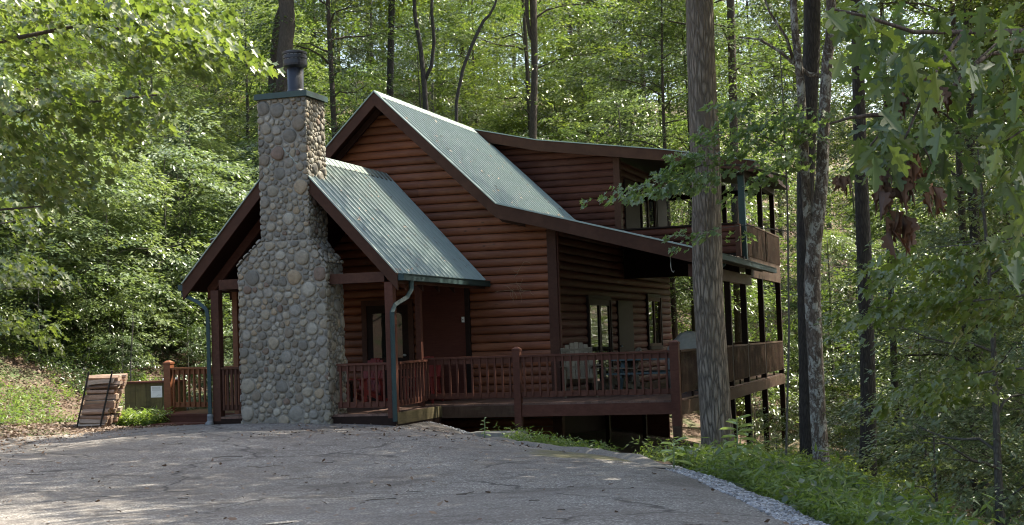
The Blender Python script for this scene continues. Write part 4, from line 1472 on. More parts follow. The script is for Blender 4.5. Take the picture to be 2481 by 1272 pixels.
def crown_mesh(name, seed, H, R, z0, n_sprays, leaf, mat, per=34, tmpl='leaf', shape='oval', L=(.7, 1.2), gap=.28):
    rs = RS(seed)
    # limb tiers give clumps and gaps
    nl = max(8, int(n_sprays / 11))
    limbs = []
    for k in range(nl):
        t = (k + rs.rand()) / nl
        z = z0 + (H - z0) * t
        if shape == 'oval': rad = R * (math.sin(math.pi * min(1, .18 + t * .80)) ** .7)
        elif shape == 'cone': rad = R * (1 - t) ** .8 + .25
        else: rad = R * (.75 + .35 * math.sin(t * 9 + seed)) * (1 - t ** 5)
        a = k * 2.39996 + rs.normal(0, .3)
        limbs.append((z, a, rad * rs.uniform(.65, 1.15)))
    def cf(rs, i):
        z, a, rad = limbs[rs.randint(nl)]
        q = rs.uniform(.12, 1) ** .75
        aa = a + rs.normal(0, .30)
        r = rad * q
        return (r * math.cos(aa), r * math.sin(aa), z + r * .22 + rs.normal(0, .16)), aa
    P, h, pi, ro, sz = spray_points(rs, n_sprays, cf, L, per)
    T, F = {'leaf': (LEAF_T, LEAF_F), 'maple': (MAPLE_T, MAPLE_F), 'oak': (OAK_T, OAK_F)}[tmpl]
    s = sz * leaf
    me = instance_mesh(name, T, F, rotmats(h, pi, ro), P, s, mat)
    return me, limbs

def needle_mesh(name, seed, H, R, z0, n, mat, ln=.13):
    rs = RS(seed)
    Ps = []; Hs = []; Pi = []; Ro = []; Sz = []
    tiers = int((H - z0) / .45)
    for k in range(tiers):
        t = k / tiers
        z = z0 + (H - z0) * t
        rad = R * (1 - t) ** .8 + .2
        for b in range(6):
            a = b * 1.047 + k * .5 + rs.normal(0, .15)
            for q in np.arange(.25, 1.0, .10):
                for side in (-1, 0, 1):
                    cx = rad * q; off = side * .22 * (1.15 - q) * rad
                    px = cx * math.cos(a) - off * math.sin(a); py = cx * math.sin(a) + off * math.cos(a)
                    pz = z + cx * .12 - .03 * cx * cx + rs.normal(0, .05)
                    m = 26
                    Ps.append(np.c_[px + rs.normal(0, .035, m), py + rs.normal(0, .035, m), pz + rs.normal(0, .02, m)])
                    Hs.append(a + rs.uniform(-2.2, 2.2, m)); Pi.append(rs.uniform(-.7, .9, m)); Ro.append(rs.uniform(-1.5, 1.5, m)); Sz.append(rs.uniform(.7, 1.2, m))
    T = [(0, .0, 0), (.3, .028, 0), (1, 0, 0), (.3, -.028, 0)]
    return instance_mesh(name, T, [(0, 1, 2, 3)], rotmats(np.concatenate(Hs), np.concatenate(Pi), np.concatenate(Ro)), np.concatenate(Ps), np.concatenate(Sz) * ln, mat)

def trunk_mesh(name, seed, H, r0, limbs, mat, lean=(0, 0), rings=26, n=12, crown_h=None, twigs=True, pts=None, radii=None, flare=.35, ridge=0.0):
    rs = RS(seed)
    m = MB()
    if pts is None:
        pts = []
        ph = rs.rand(2) * 6.28
        for i in range(rings + 1):
            t = i / rings
            z = -.35 + (H + .35) * t
            pts.append((lean[0] * z + .035 * H * .25 * math.sin(t * 4 + ph[0]) * t, lean[1] * z + .035 * H * .25 * math.sin(t * 5 + ph[1]) * t, z))
        radii = [r0 * (1 - .82 * (i / rings)) * (1 + flare * math.exp(-(pts[i][2] + .35) * 2.2)) for i in range(rings + 1)]
    m.tube(pts, radii, n)
    if ridge:
        V = m.v
        nn = n
        for i, v in enumerate(V):
            k = i % nn; j = i // nn
            c = pts[min(j, len(pts) - 1)]
            a = math.atan2(v[1] - c[1], v[0] - c[0])
            w = noise.noise(Vector((math.cos(a) * 6.5, math.sin(a) * 6.5, v[2] * 1.1))) + .6 * noise.noise(Vector((math.cos(a) * 15, math.sin(a) * 15, v[2] * 2.3)))
            s = 1 + ridge * w
            V[i] = (c[0] + (v[0] - c[0]) * s, c[1] + (v[1] - c[1]) * s, v[2])
    def at(z):
        for i in range(len(pts) - 1):
            if pts[i + 1][2] >= z:
                t = (z - pts[i][2]) / max(1e-6, pts[i + 1][2] - pts[i][2])
                return Vector(pts[i]).lerp(Vector(pts[i + 1]), max(0, t)), radii[i]
        return Vector(pts[-1]), radii[-1]
    for (z, a, rad) in limbs:
        c, rr_ = at(z - .1)
        r = max(.012, min(rr_ * .5, .012 + rad * .013))
        q = [c]
        for k in range(1, 6):
            t = k / 5
            q.append(Vector((rad * t * math.cos(a) + c.x * (1 - t), rad * t * math.sin(a) + c.y * (1 - t), z + rad * t * .22 + .10 * math.sin(t * 5 + a))))
        m.tube(q, [r * (1 - .8 * k / 5) for k in range(6)], 5, False)
        if twigs:
            for k in range(3):
                b = q[2 + k]; aa = a + (1 if k % 2 else -1) * .7
                m.tube([b, b + Vector((math.cos(aa), math.sin(aa), .1)) * rad * .28], [r * .4, r * .12], 4, False)
    me = bpy.data.meshes.new(name)
    me.from_pydata(m.v, [], m.f)
    me.materials.append(MAT[mat])
    me.polygons.foreach_set('use_smooth', [True] * len(me.polygons))
    me.update()
    return me

def place_tree(name, tm, cm, loc, rz, sc, label, group=None, cat="tree"):
    r = bpy.data.objects.new(name, None); COL.objects.link(r)
    r.location = loc; r.rotation_euler = (0, 0, rz); r.scale = sc if isinstance(sc, tuple) else (sc, sc, sc)
    tag(r, label, cat, group)
    if tm:
        a = bpy.data.objects.new("trunk", tm); COL.objects.link(a); a.parent = r
    if cm:
        b = bpy.data.objects.new("crown", cm); COL.objects.link(b); b.parent = r
    return r

# --- library of background trees
LIB = {}
def lib(key, n, H, R, z0, ns, leaf, mats, bark, shape, per=34, tmpl='leaf', r0=.09, L=(.7, 1.2)):
    out = []
    for i in range(n):
        cm, limbs = crown_mesh("crown", 100 + i * 7 + hash_(key), H, R, z0, ns, leaf, mats[i % len(mats)], per, tmpl, shape, L)
        tm = trunk_mesh("trunk", 200 + i, H * .97, r0, [(z, a, q * .8) for z, a, q in limbs[::2]], bark)
        out.append((tm, cm))
    LIB[key] = out
def hash_(k): return sum(ord(c) * (i + 3) for i, c in enumerate(k)) % 997
lib('under', 5, 7.5, 2.6, .3, 360, .105, ['leaf_mid', 'leaf_light', 'leaf_dark', 'leaf_mid', 'leaf_sunlit'], 'bark_thin', 'oval', 38)
lib('tall', 3, 15.0, 3.6, 3.0, 640, .12, ['leaf_mid', 'leaf_light', 'leaf_dark'], 'bark_brown', 'wavy', 40, r0=.11, L=(.9, 1.5))
lib('shrub', 3, 2.6, 1.5, .15, 110, .10, ['leaf_mid', 'leaf_sunlit', 'leaf_dark'], 'bark_thin', 'oval', 28, r0=.03, L=(.4, .8))
lib('sap', 3, 5.2, 2.1, .7, 220, .12, ['leaf_sunlit', 'leaf_mid', 'leaf_sunlit'], 'bark_thin', 'oval', 34, r0=.04)
lib('canopy', 2, 22.0, 4.6, 11.5, 520, .17, ['leaf_light', 'leaf_mid'], 'bark_brown', 'oval', 30, r0=.24, L=(1.0, 1.7))
pine_c = needle_mesh("crown", 5, 6.0, 2.0, .6, 0, 'needle')
pine_limbs = [(z, k * 2.4, 1.9 * (1 - z / 6.2)) for k, z in enumerate(np.arange(.6, 5.6, .25))]
pine_t = trunk_mesh("trunk", 9, 5.9, .07, pine_limbs, 'bark_thin')
LIB['pine'] = [(pine_t, pine_c)]

def proj_px(p):
    d = Vector(p) - CPOS
    z = d.dot(CF)
    return 1240.5 + 3480 * d.dot(CR) / z, 636 - 3480 * d.dot(CU) / z, z

rs = RS(77)
def scatter(keys, probs, x0, x1, y0, y1, sp, ok, names, smin=.8, smax=1.3):
    cnt = 0
    y = y0
    while y < y1:
        x = x0
        while x < x1:
            px, py = x + rs.uniform(-.45, .45) * sp, y + rs.uniform(-.45, .45) * sp
            k = keys[rs.choice(len(keys), p=probs)]
            i = rs.randint(len(LIB[k]))
            s = rs.uniform(smin, smax)
            x += sp
            if not ok(px, py, k): continue
            tm, cm = LIB[k][i]
            nm, lb, gr = names[k]
            place_tree(nm, tm, cm, (px, py, g1(px, py) - .05), rs.uniform(0, 6.28), (s, s, s * rs.uniform(.9, 1.15)), lb, gr)
            cnt += 1
        y += sp
    return cnt

def in_view(px, py, pad=3.5):
    X, Y, Z = proj_px((px, py, 2))
    if Z < 3: return False
    m = pad * 3480 / Z
    return -m < X < 2481 + m
NB = {'under': ("understory_tree", "slim understory tree with layered green leaves in the woods behind the cabin", "understory trees behind the cabin"),
      'tall': ("forest_tree", "tall leafy forest tree in the woods behind the cabin", "tall trees behind the cabin"),
      'shrub': ("forest_shrub", "low leafy shrub on the forest floor behind the cabin", "shrubs behind the cabin"),
      'sap': ("sapling", "young tree with pale green leaves behind the cabin", "saplings behind the cabin"),
      'canopy': ("shade_tree", "tall canopy tree with bare lower trunk behind the cabin", "canopy trees behind the cabin"),
      'pine': ("young_pine", "feathery young white pine behind the cabin", "young pines behind the cabin")}
def ok_back(x, y, k):
    r = 2.8 if k in ('under', 'sap', 'shrub', 'pine') else 3.2
    if -9.0 - r * .6 < x < 4.8 + r * .7 and -9 < y < 13.2 + r * .8: return False
    return in_view(x, y)
n1 = scatter(['under', 'tall', 'sap', 'pine'], [.5, .22, .20, .08], -34, 26, 15, 42, 3.8, ok_back, NB)
n2 = scatter(['tall', 'under'], [.7, .3], -48, 40, 44, 75, 7.5, ok_back, NB, 1.1, 1.6)
NL = {'under': ("understory_tree", "leafy understory tree on the bank left of the cabin", "understory trees on the left bank"),
      'sap': ("sapling", "young tree with bright pale leaves on the bank left of the cabin", "pale saplings on the left bank"),
      'tall': ("forest_tree", "tall leafy tree on the hillside left of the cabin", "tall trees on the left hillside"),
      'shrub': ("forest_shrub", "low leafy shrub on the bank left of the cabin", "shrubs on the left bank"),
      'pine': ("young_pine", "feathery young white pine on the bank left of the cabin", "young pines on the left bank")}
def ok_left(x, y, k):
    if x > -12.4 and y < 9: return False
    if x > -11.5: return False
    if y < -2 and x > -14.5: return False
    if k == 'tall' and x > -18: return False
    return in_view(x, y)
n3 = scatter(['under', 'sap', 'tall', 'pine'], [.34, .50, .06, .10], -32, -10, -9, 15, 3.0, ok_left, NL, .75, 1.15)
NR = {'under': ("understory_tree", "leafy understory tree on the slope right of the cabin", "understory trees on the right slope"),
      'sap': ("sapling", "young tree with pale leaves on the slope right of the cabin", "saplings on the right slope"),
      'tall': ("forest_tree", "tall leafy tree on the slope right of the cabin", "tall trees on the right slope"),
      'shrub': ("forest_shrub", "low leafy shrub on the slope right of the cabin", "shrubs on the right slope"),
      'pine': ("young_pine", "feathery young white pine on the slope right of the cabin", "young pines on the right slope")}
def ok_right(x, y, k):
    X, Y, Z = proj_px((x, y, 0))
    rad = {'under': 2.4, 'sap': 2.0, 'tall': 3.4, 'shrub': 1.2, 'pine': 1.7}[k]
    if Z < 15: return False
    if x < 7.2: return False
    if X - rad * 3480 / Z < (1940 if y < 11 else 1500): return False
    return in_view(x, y, 2)
n4 = scatter(['under', 'sap', 'pine', 'shrub', 'tall'], [.30, .14, .24, .14, .18], 7, 30, -9, 16, 2.5, ok_right, NR, .7, 1.1)
print("trees", n1, n2, n3, n4)
# low growth between the trees
def ok_shr(x, y, k):
    X, Y, Z = proj_px((x, y, 0))
    if Z < 17: return False
    if -9.6 < x < 5.6 and -9 < y < 13.5: return False
    if x < -9 and x > -12.5 and y < .5: return False
    if X < 2000 and x > -9.6 and y < 14: return False
    if x > -9.6 and x < 6.5: return y > 14.5
    if y < -4 and x < 0 and x > -12.8: return False
    if x > 0 and x < 8.6 and y < 10: return False
    return in_view(x, y, 1)
n5 = scatter(['shrub'], [1.0], -24, 20, -7, 26, 2.3, ok_shr, {'shrub': NL['shrub'] if False else ("forest_shrub", "low leafy shrub growing on the shady forest floor", "shrubs on the forest floor")}, .7, 1.3)
print("shrubs", n5)

for i, (x, y, q) in enumerate(((5.4, .8, .62), (6.3, 3.6, .7), (5.6, 7.6, .7), (7.3, .2, .6), (7.2, 7.5, .8), (5.0, 11.5, .8), (4.9, -2.2, .4))):
    place_tree("forest_shrub", LIB['shrub'][i % 3][0], LIB['shrub'][i % 3][1], (x, y, g1(x, y) - .05), i * 1.1, q, "low leafy shrub on the shady slope below the side deck", "shrubs below the side deck")

for i, (x, y, q) in enumerate(((-11.6, 1.2, .75), (-10.6, 2.6, .6), (-11.8, 3.6, .9), (-10.3, 4.8, .7), (-9.7, 6.4, .8), (-11.2, 6.2, 1.0), (-9.3, 3.2, .45), (-10.9, .1, .5), (-12.6, -.8, .8), (-13.2, -2.6, .8), (-12.4, -3.6, .5), (-9.6, 8.6, 1.0))):  # extra shrubs added to darken the ground here
    place_tree("forest_shrub", LIB['shrub'][(i + 1) % 3][0], LIB['shrub'][(i + 1) % 3][1], (x, y, g1(x, y) - .05), i * 1.7, q, "low leafy shrub added to darken the ground behind the plank box and firewood", "shrubs behind the plank box")

for i, (x, y, q) in enumerate(((-12.4, 1.8, 1.0), (-13.6, .2, 1.15), (-14.6, 3.4, 1.2), (-12.6, 5.0, 1.1), (-15.8, 1.2, 1.2), (-13.4, 7.6, 1.25), (-11.8, 9.8, 1.2), (-16.5, 5.5, 1.3))):
    place_tree("sapling", LIB['sap'][(0, 2)[i % 2]][0], LIB['sap'][(0, 2)[i % 2]][1], (x, y, g1(x, y) - .05), i * 2.1, q, "pale sunlit sapling on the bank behind the firewood", "pale saplings behind the firewood")

def ok_can(x, y, k):  # canopy trees added to darken the woods on the right
    X, Y, Z = proj_px((x, y, 0))
    return x > 12 and X > 2080 and in_view(x, y, 6)
n6 = scatter(['canopy'], [1.0], 12, 34, -6, 24, 6.0, ok_can, {'canopy': ("shade_tree", "tall canopy tree added for shade on the slope right of the cabin", "added shade trees on the right slope")}, .85, 1.05)
print("canopy", n6)

# --- individually placed trunks (crowns mostly above the picture)
def px_ray(x, y):
    return (CF + CR * ((x - 1240.5) / 3480) - CU * ((y - 636) / 3480))
def at_depth(x, y, d):
    return CPOS + px_ray(x, y) * d
can_c = [crown_mesh("crown", 900 + i, 21.0, 3.9, 12.0, 270, .16, ['leaf_mid', 'leaf_light'][i % 2], 30, 'leaf', 'oval', (1.0, 1.7)) for i in range(3)]
oak_big_c = crown_mesh("crown", 950, 23.0, 7.2, 11.0, 760, .16, 'leaf_mid', 32, 'leaf', 'oval', (1.0, 1.8))
def solo(name, pixpts, d, radii, bark, label, n=20, ridge=0.0, extra=None, crown=True, top=19.0, sub=40, seed=1, flare=True):
    """pixpts: points read off the photo, lifted to depth d; extended up to the crown"""
    W_ = [at_depth(px, py, d) for px, py in pixpts]
    base = W_[0].copy()
    gzz = g1(base.x, base.y)
    dirv = (W_[-1] - W_[-2]).normalized()
    if W_[0].z > gzz:
        W_.insert(0, Vector((base.x, base.y, gzz - .3))); radii = [radii[0] * 1.25] + list(radii)
    k = (top - W_[-1].z)
    last = W_[-1]
    up = Vector((dirv.x * .3, dirv.y * .3, 1))
    W_ += [last + up * k * .4, last + up * k * .75, last + up * k]
    radii = list(radii) + [radii[-1] * .8, radii[-1] * .5, radii[-1] * .18]
    root = W_[0].copy()
    L = [p - root for p in W_]
    # resample smooth
    pts = []; rad = []
    nseg = len(L) - 1
    for i in range(nseg):
        p0 = L[max(0, i - 1)]; p1 = L[i]; p2 = L[i + 1]; p3 = L[min(nseg, i + 2)]
        m_ = max(2, int(sub * (p2 - p1).length / 20))
        for q in range(m_):
            t = q / m_
            pts.append(.5 * ((2 * p1) + (p2 - p0) * t + (2 * p0 - 5 * p1 + 4 * p2 - p3) * t * t + (3 * p1 - p0 - 3 * p2 + p3) * t ** 3))
            rad.append(radii[i] * (1 - t) + radii[i + 1] * t)
    pts.append(L[-1]); rad.append(radii[-1])
    cm, limbs = oak_big_c if name == 'oak_tree' else can_c[seed % 3]
    limbs = [l for l in limbs if l[0] > 12 and l[0] < top - root.z - 1][::2] if crown else []
    tm = trunk_mesh("trunk", seed, 0, 0, limbs, bark, n=n, pts=[tuple(p) for p in pts], radii=rad, ridge=ridge)
    if extra:
        mm = MB()
        for (pp, rr_) in extra:
            mm.tube([at_depth(a, b, d) - root for a, b in pp], rr_, 10)
        o_ = mm
    r = place_tree(name, tm, cm if crown else None, root, 0, 1.0, label)
    if extra:
        o_ = mm.build("stem", bark, None, True); o_.parent = r
    return r
def pw(px, d): return px / 3480 * d / 2
solo("oak_tree", [(1742, 1128), (1741, 1095), (1734, 1000), (1724, 850), (1716, 700), (1712, 560), (1711, 440), (1705, 300), (1698, 130), (1695, 0)], 25.6,
     [pw(112, 25.6), pw(86, 25.6), pw(75, 25.6), pw(73, 25.6), pw(72, 25.6), pw(71, 25.6), pw(70, 25.6), pw(70, 25.6), pw(68, 25.6), pw(66, 25.6)],
     'bark_big', "large oak trunk with deeply furrowed grey bark in front of the deck", 72, .055, sub=420, seed=0)
solo("lichen_tree", [(1990, 1122), (1982, 1000), (1975, 850), (1968, 700), (1972, 600), (1985, 500), (1992, 420), (1996, 300), (2004, 150), (2014, 0)], 24,
     [pw(40, 24), pw(38, 24), pw(38, 24), pw(40, 24), pw(36, 24), pw(32, 24), pw(30, 24), pw(28, 24), pw(26, 24), pw(24, 24)],
     'bark_lichen', "slim tree with pale lichen patches right of the cabin", 28, .04, sub=160, seed=1,
     extra=[([(1968, 640), (1955, 500), (1950, 400), (1940, 200), (1925, 60), (1920, -40)], [pw(20, 24), pw(22, 24), pw(22, 24), pw(20, 24), pw(18, 24), pw(17, 24)]),
            ([(1996, 185), (1960, 180), (1925, 155), (1890, 125), (1840, 95), (1790, 90)], [pw(12, 24), pw(11, 24), pw(9, 24), pw(8, 24), pw(6, 24), pw(4, 24)]),
            ([(1925, 155), (1905, 90), (1865, 30), (1850, -10)], [pw(9, 24), pw(7, 24), pw(6, 24), pw(5, 24)])])
solo("dark_trunk_tree", [(1960, 1105), (1955, 850), (1950, 600), (1953, 400), (1962, 200), (1968, 0)], 27,
     [pw(44, 27), pw(40, 27), pw(40, 27), pw(42, 27), pw(42, 27), pw(40, 27)], 'bark_dark', "dark straight trunk standing close behind the lichen tree", 20, .04, seed=2)
solo("dark_trunk_tree", [(2102, 1158), (2104, 1000), (2100, 800), (2093, 600), (2086, 420), (2080, 200), (2075, 0)], 26,
     [pw(44, 26), pw(38, 26), pw(36, 26), pw(36, 26), pw(32, 26), pw(30, 26), pw(28, 26)], 'bark_dark', "nearly black straight trunk rising behind the green ground cover", 20, .04, seed=0)
solo("dark_trunk_tree", [(2372, 980), (2366, 800), (2362, 560), (2352, 380), (2345, 0)], 30,
     [pw(30, 30), pw(27, 30), pw(25, 30), pw(22, 30), pw(20, 30)], 'bark_dark', "dark trunk among the pines near the right edge", 14, .03, seed=1)
solo("thin_trunk_tree", [(2170, 980), (2163, 800), (2155, 600), (2152, 400), (2140, 100)], 33,
     [pw(17, 33), pw(15, 33), pw(14, 33), pw(12, 33), pw(10, 33)], 'bark_brown', "thin trunk between the two black trunks right of the cabin", 12, 0, seed=2)
solo("dark_trunk_tree", [(1800, 1090), (1795, 900), (1785, 600), (1780, 400), (1775, 200), (1770, 0)], 46,
     [pw(26, 46), pw(26, 46), pw(22, 46), pw(21, 46), pw(20, 46), pw(19, 46)], 'bark_brown', "brown trunk seen through the balcony behind the cabin", 12, 0, seed=0)
solo("forest_trunk_tree", [(686, 260), (690, 120), (697, 60), (693, 0)], 47, [pw(36, 47), pw(36, 47), pw(38, 47), pw(38, 47)], 'bark_brown', "thick grey trunk rising directly behind the chimney flue", 14, .04, seed=1)
solo("forest_trunk_tree", [(660, 240), (666, 120), (672, 50), (690, -10)], 50, [pw(22, 50), pw(20, 50), pw(18, 50), pw(14, 50)], 'bark_brown', "thinner leaning trunk left of the chimney flue", 12, 0, seed=2, crown=False)
solo("forest_trunk_tree", [(945, 300), (945, 230), (947, 100), (949, 0)], 50, [pw(18, 50), pw(17, 50), pw(16, 50), pw(16, 50)], 'bark_dark', "dark straight trunk just above the main roof ridge", 12, 0, seed=0)
solo("forked_tree", [(1034, 330), (1030, 240), (1027, 195), (1018, 110), (1006, 40), (1004, 0)], 48, [pw(14, 48), pw(13, 48), pw(13, 48), pw(11, 48), pw(10, 48), pw(9, 48)],
     'bark_dark', "slim forked trunk behind the main roof", 10, 0, seed=1, extra=[([(1027, 200), (1045, 160), (1052, 100), (1046, 30), (1047, -20)], [pw(9, 48), pw(9, 48), pw(9, 48), pw(8, 48), pw(7, 48)])])
solo("reddish_trunk_tree", [(1292, 420), (1292, 320), (1295, 180), (1294, 80), (1292, 0)], 52, [pw(18, 52), pw(18, 52), pw(16, 52), pw(17, 52), pw(18, 52)],
     'bark_brown', "reddish brown trunk with a fork above the upper roof", 12, 0, seed=2, extra=[([(1294, 105), (1284, 85), (1277, 40), (1276, -20)], [pw(9, 52)] * 4)])
solo("leaning_tree", [(1105, 330), (1115, 200), (1128, 150), (1150, 95), (1172, 50), (1200, 10)], 46, [pw(9, 46), pw(9, 46), pw(9, 46), pw(9, 46), pw(8, 46), pw(6, 46)],
     'bark_dark', "thin dark trunk leaning to the right above the roof", 8, 0, crown=False, top=17, seed=1)
solo("thin_pole_tree", [(188, 800), (191, 740), (192, 700), (193, 660)], 37, [pw(4, 33), pw(3.5, 33), pw(3, 33), pw(3, 33)], 'bark_thin', "thin pale pole trunk on the left bank above the firewood", 8, 0, crown=False, top=3.3, seed=1)
solo("thin_pole_tree", [(316, 900), (319, 840), (321, 800), (322, 770)], 34, [pw(3.5, 34), pw(3, 34), pw(3, 34), pw(2, 34)], 'bark_thin', "thin pale pole trunk above the plank box", 8, 0, crown=False, top=2.3, seed=2)

# canopy trees added off to the right to shade the driveway and side porch
for i, (x, y, lb) in enumerate(((11.8, -12.0, "unseen shade tree added on the bank at the far right, nearest the driveway"), (14.5, -17.0, "unseen shade tree added on the bank beyond the right edge of the ground cover"),
                                (11.2, -16.2, "unseen shade tree added just outside the near right corner"), (10.6, -7.6, "unseen shade tree added just beyond the right edge of the picture"), (15.0, -9.5, "unseen shade tree added down the slope beyond the right edge"), (17.5, -13.5, "unseen shade tree added farthest down the slope at the right"),
                                (11.5, 10.5, "shade tree added on the slope beyond the rear end of the deck"),
                                (9.5, -17.5 + 11.0, "tall canopy tree standing in the ground cover edge behind the black trunk"))[:7]):
    place_tree("shade_tree", LIB['canopy'][i % 2][0], LIB['canopy'][i % 2][1], (x, y, g1(x, y) - .1), i * 1.3, (1.15, 1.15, .85), lb)

# --- maple boughs hanging in front of the oak trunk: leaf layers on a small maple
def boughs(rs, specs, d0, leaf, mat, per, tmpl, root, dd=1.2, L=(.45, .8)):
    """specs: list of (x0,y0,x1,y1,spread px,n) bands of sprays, returned relative to root"""
    P = []; H = []; Pi = []; Ro = []; Sz = []
    for (x0, y0, x1, y1, spd, n) in specs:
        def cf(rs_, i):
            t = rs_.rand()
            x = x0 + (x1 - x0) * t; y = y0 + (y1 - y0) * t + rs_.normal(0, spd * .45)
            p = at_depth(x, y, d0 + rs_.uniform(-dd, dd)) - root
            hd = math.atan2(CR.y, CR.x) + (math.pi if x1 < x0 else 0)
            return (p.x, p.y, p.z), hd + rs_.normal(0, .5)
        a = spray_points(rs, n, cf, L, per, .4)
        P.append(a[0]); H.append(a[1]); Pi.append(a[2]); Ro.append(a[3]); Sz.append(a[4])
    T, F = {'leaf': (LEAF_T, LEAF_F), 'maple': (MAPLE_T, MAPLE_F), 'oak': (OAK_T, OAK_F)}[tmpl]
    return instance_mesh("crown", T, F, rotmats(np.concatenate(H), np.concatenate(Pi), np.concatenate(Ro)), np.concatenate(P), np.concatenate(Sz) * leaf, mat)
def bough_tree(name, trunk_pts, trunk_r, limbs, specs, d, leaf, mat, bark, label, per=26, tmpl='maple', seed=1, dd=1.0, L=(.45, .8)):
    base = at_depth(*trunk_pts[0], d)
    root = Vector((base.x, base.y, min(base.z, g1(base.x, base.y)) - .1))
    m = MB()
    tp = [Vector((base.x, base.y, root.z)) - root] + [at_depth(a, b, d) - root for a, b in trunk_pts]
    m.tube(tp, [trunk_r[0]] + trunk_r, 8)
    for pp, r0 in limbs:
        q = [at_depth(a, b, d) - root for a, b in pp]
        m.tube(q, [r0 * (1 - .75 * i / (len(q) - 1)) for i in range(len(q))], 6)
    tm = bpy.data.meshes.new("trunk"); tm.from_pydata([tuple(v) for v in m.v], [], m.f); tm.materials.append(MAT[bark])
    tm.polygons.foreach_set('use_smooth', [True] * len(tm.polygons))
    cm = boughs(RS(seed), specs, d, leaf, mat, per, tmpl, root, dd, L)
    return place_tree(name, tm, cm, root, 0, 1.0, label)
bough_tree("maple_sapling", [(1905, 1100), (1912, 800), (1908, 500), (1900, 300), (1890, 120)], [.018, .017, .016, .013, .008],
           [([(1908, 430), (1800, 400), (1700, 400), (1600, 440), (1500, 462)], .018), ([(1905, 360), (1800, 300), (1720, 320)], .016),
            ([(1900, 300), (1950, 260), (2010, 270)], .014), ([(1908, 560), (1800, 545), (1700, 560)], .012)],
           [(1960, 285, 1730, 300, 12, 9), (1990, 335, 1740, 345, 12, 11), (1980, 375, 1840, 395, 10, 8), (1800, 380, 1640, 376, 9, 9), (1780, 412, 1590, 425, 9, 10),
            (1660, 440, 1500, 460, 9, 11), (1900, 425, 1810, 435, 9, 4), (1800, 565, 1660, 562, 7, 4), (1850, 240, 1760, 268, 16, 6),
            (2010, 290, 1930, 240, 22, 8)],
           23.6, .110, 'leaf_maple', 'bark_thin', "slim maple with flat layers of lobed leaves in front of the oak trunk", per=20, seed=31, dd=.55)
bough_tree("maple_tree", [(-420, 1150), (-400, 700), (-380, 300), (-360, -100)], [.14, .13, .12, .09],
           [([(-400, 420), (-150, 300), (100, 260), (380, 230)], .045), ([(-390, 260), (-100, 120), (200, 60), (480, 90)], .045), ([(-400, 600), (-150, 520), (100, 500)], .04), ([(-380, 120), (0, -20), (300, -40)], .04)],
           [(-120, 60, 470, 70, 70, 46), (-120, 230, 330, 230, 85, 44), (-100, 340, 180, 350, 50, 18), (-100, -30, 420, -20, 40, 26), (300, 100, 500, 100, 30, 8), (-60, 430, 120, 430, 40, 14)],
           17.5, .125, 'leaf_light', 'bark_brown', "large maple bough with yellow green lobed leaves at the upper left edge", per=24, seed=32, dd=1.4, L=(.6, 1.0))
bough_tree("maple_tree", [(-380, 1150), (-340, 850), (-300, 600)], [.06, .055, .04],
           [([(-340, 820), (-100, 560), (120, 520)], .03), ([(-340, 800), (-100, 700), (160, 700)], .025)],
           [(-90, 500, 130, 500, 55, 16), (-80, 640, 150, 650, 50, 14), (-80, 770, 60, 780, 40, 8)],
           24, .12, 'leaf_light', 'bark_thin', "low maple branches with bright yellow green leaves along the left edge", per=22, seed=33, dd=1.2)
bough_tree("maple_tree", [(2900, 1300), (2850, 900), (2820, 600)], [.08, .07, .06],
           [([(2850, 760), (2600, 700), (2350, 730), (2120, 745)], .03), ([(2850, 960), (2600, 880), (2400, 900), (2260, 925)], .025), ([(2820, 640), (2500, 580), (2250, 600)], .02)],
           [(2440, 700, 2110, 745, 26, 17), (2500, 860, 2380, 900, 12, 5), (2420, 905, 2260, 925, 9, 8), (2500, 600, 2200, 640, 45, 16), (2500, 720, 2300, 700, 40, 10)],
           15, .11, 'leaf_light', 'bark_thin', "yellow green maple branches reaching in at the right edge", per=20, seed=34, dd=.8)

# --- foreground oak: limb with big lobed leaves and hanging dead clusters
OD = 6.4
base = at_depth(3150, 1900, 7.2)
oroot = Vector((base.x, base.y, g1(base.x, base.y) - .1))
oak = bpy.data.objects.new("foreground_oak", None); COL.objects.link(oak); oak.location = oroot
tag(oak, "oak tree whose near branches with big lobed leaves hang in at the upper right", "tree")
def rel(x, y, d): return at_depth(x, y, d) - oroot
m = MB()
tp = [Vector((0, 0, 0)), Vector((.02, .0, 1.5)), rel(3150, 300, 7.1), rel(3160, -300, 7.2), rel(3150, -1300, 7.3), rel(3180, -2600, 7.4)]
m.tube(tp, [.17, .15, .13, .12, .10, .06], 14)
def branch(pp, r):
    q = [rel(*p) for p in pp]
    m.tube(q, [r * (1 - .7 * i / (len(q) - 1)) for i in range(len(q))], 7)
B1 = [(3150, 60, 7.1), (2760, 40, 6.8), (2481, 76, 6.5), (2330, 78, 6.4), (2215, 78, 6.3), (2100, 40, 6.2), (2010, 20, 6.2)]
B2 = [(3150, 200, 7.1), (2750, 140, 6.8), (2481, 122, 6.6), (2400, 130, 6.5), (2340, 170, 6.4), (2270, 260, 6.3), (2220, 330, 6.3)]
B3 = [(2481, 95, 6.6), (2420, 100, 6.5), (2340, 170, 6.3)]
B4 = [(2330, 78, 6.4), (2250, 200, 6.3), (2200, 320, 6.2), (2150, 420, 6.2)]
B5 = [(3150, 500, 7.1), (2750, 330, 6.6), (2500, 300, 6.4), (2440, 340, 6.3)]
B6 = [(3150, 900, 7.1), (2750, 600, 6.5), (2520, 560, 6.2), (2440, 580, 6.2)]
for b, r in ((B1, .018), (B2, .015), (B3, .009), (B4, .009), (B5, .012), (B6, .011)):
    branch(b, r)
branch([(2155, 275, 6.4), (2060, 285, 6.4), (2010, 300, 6.4)], .012)
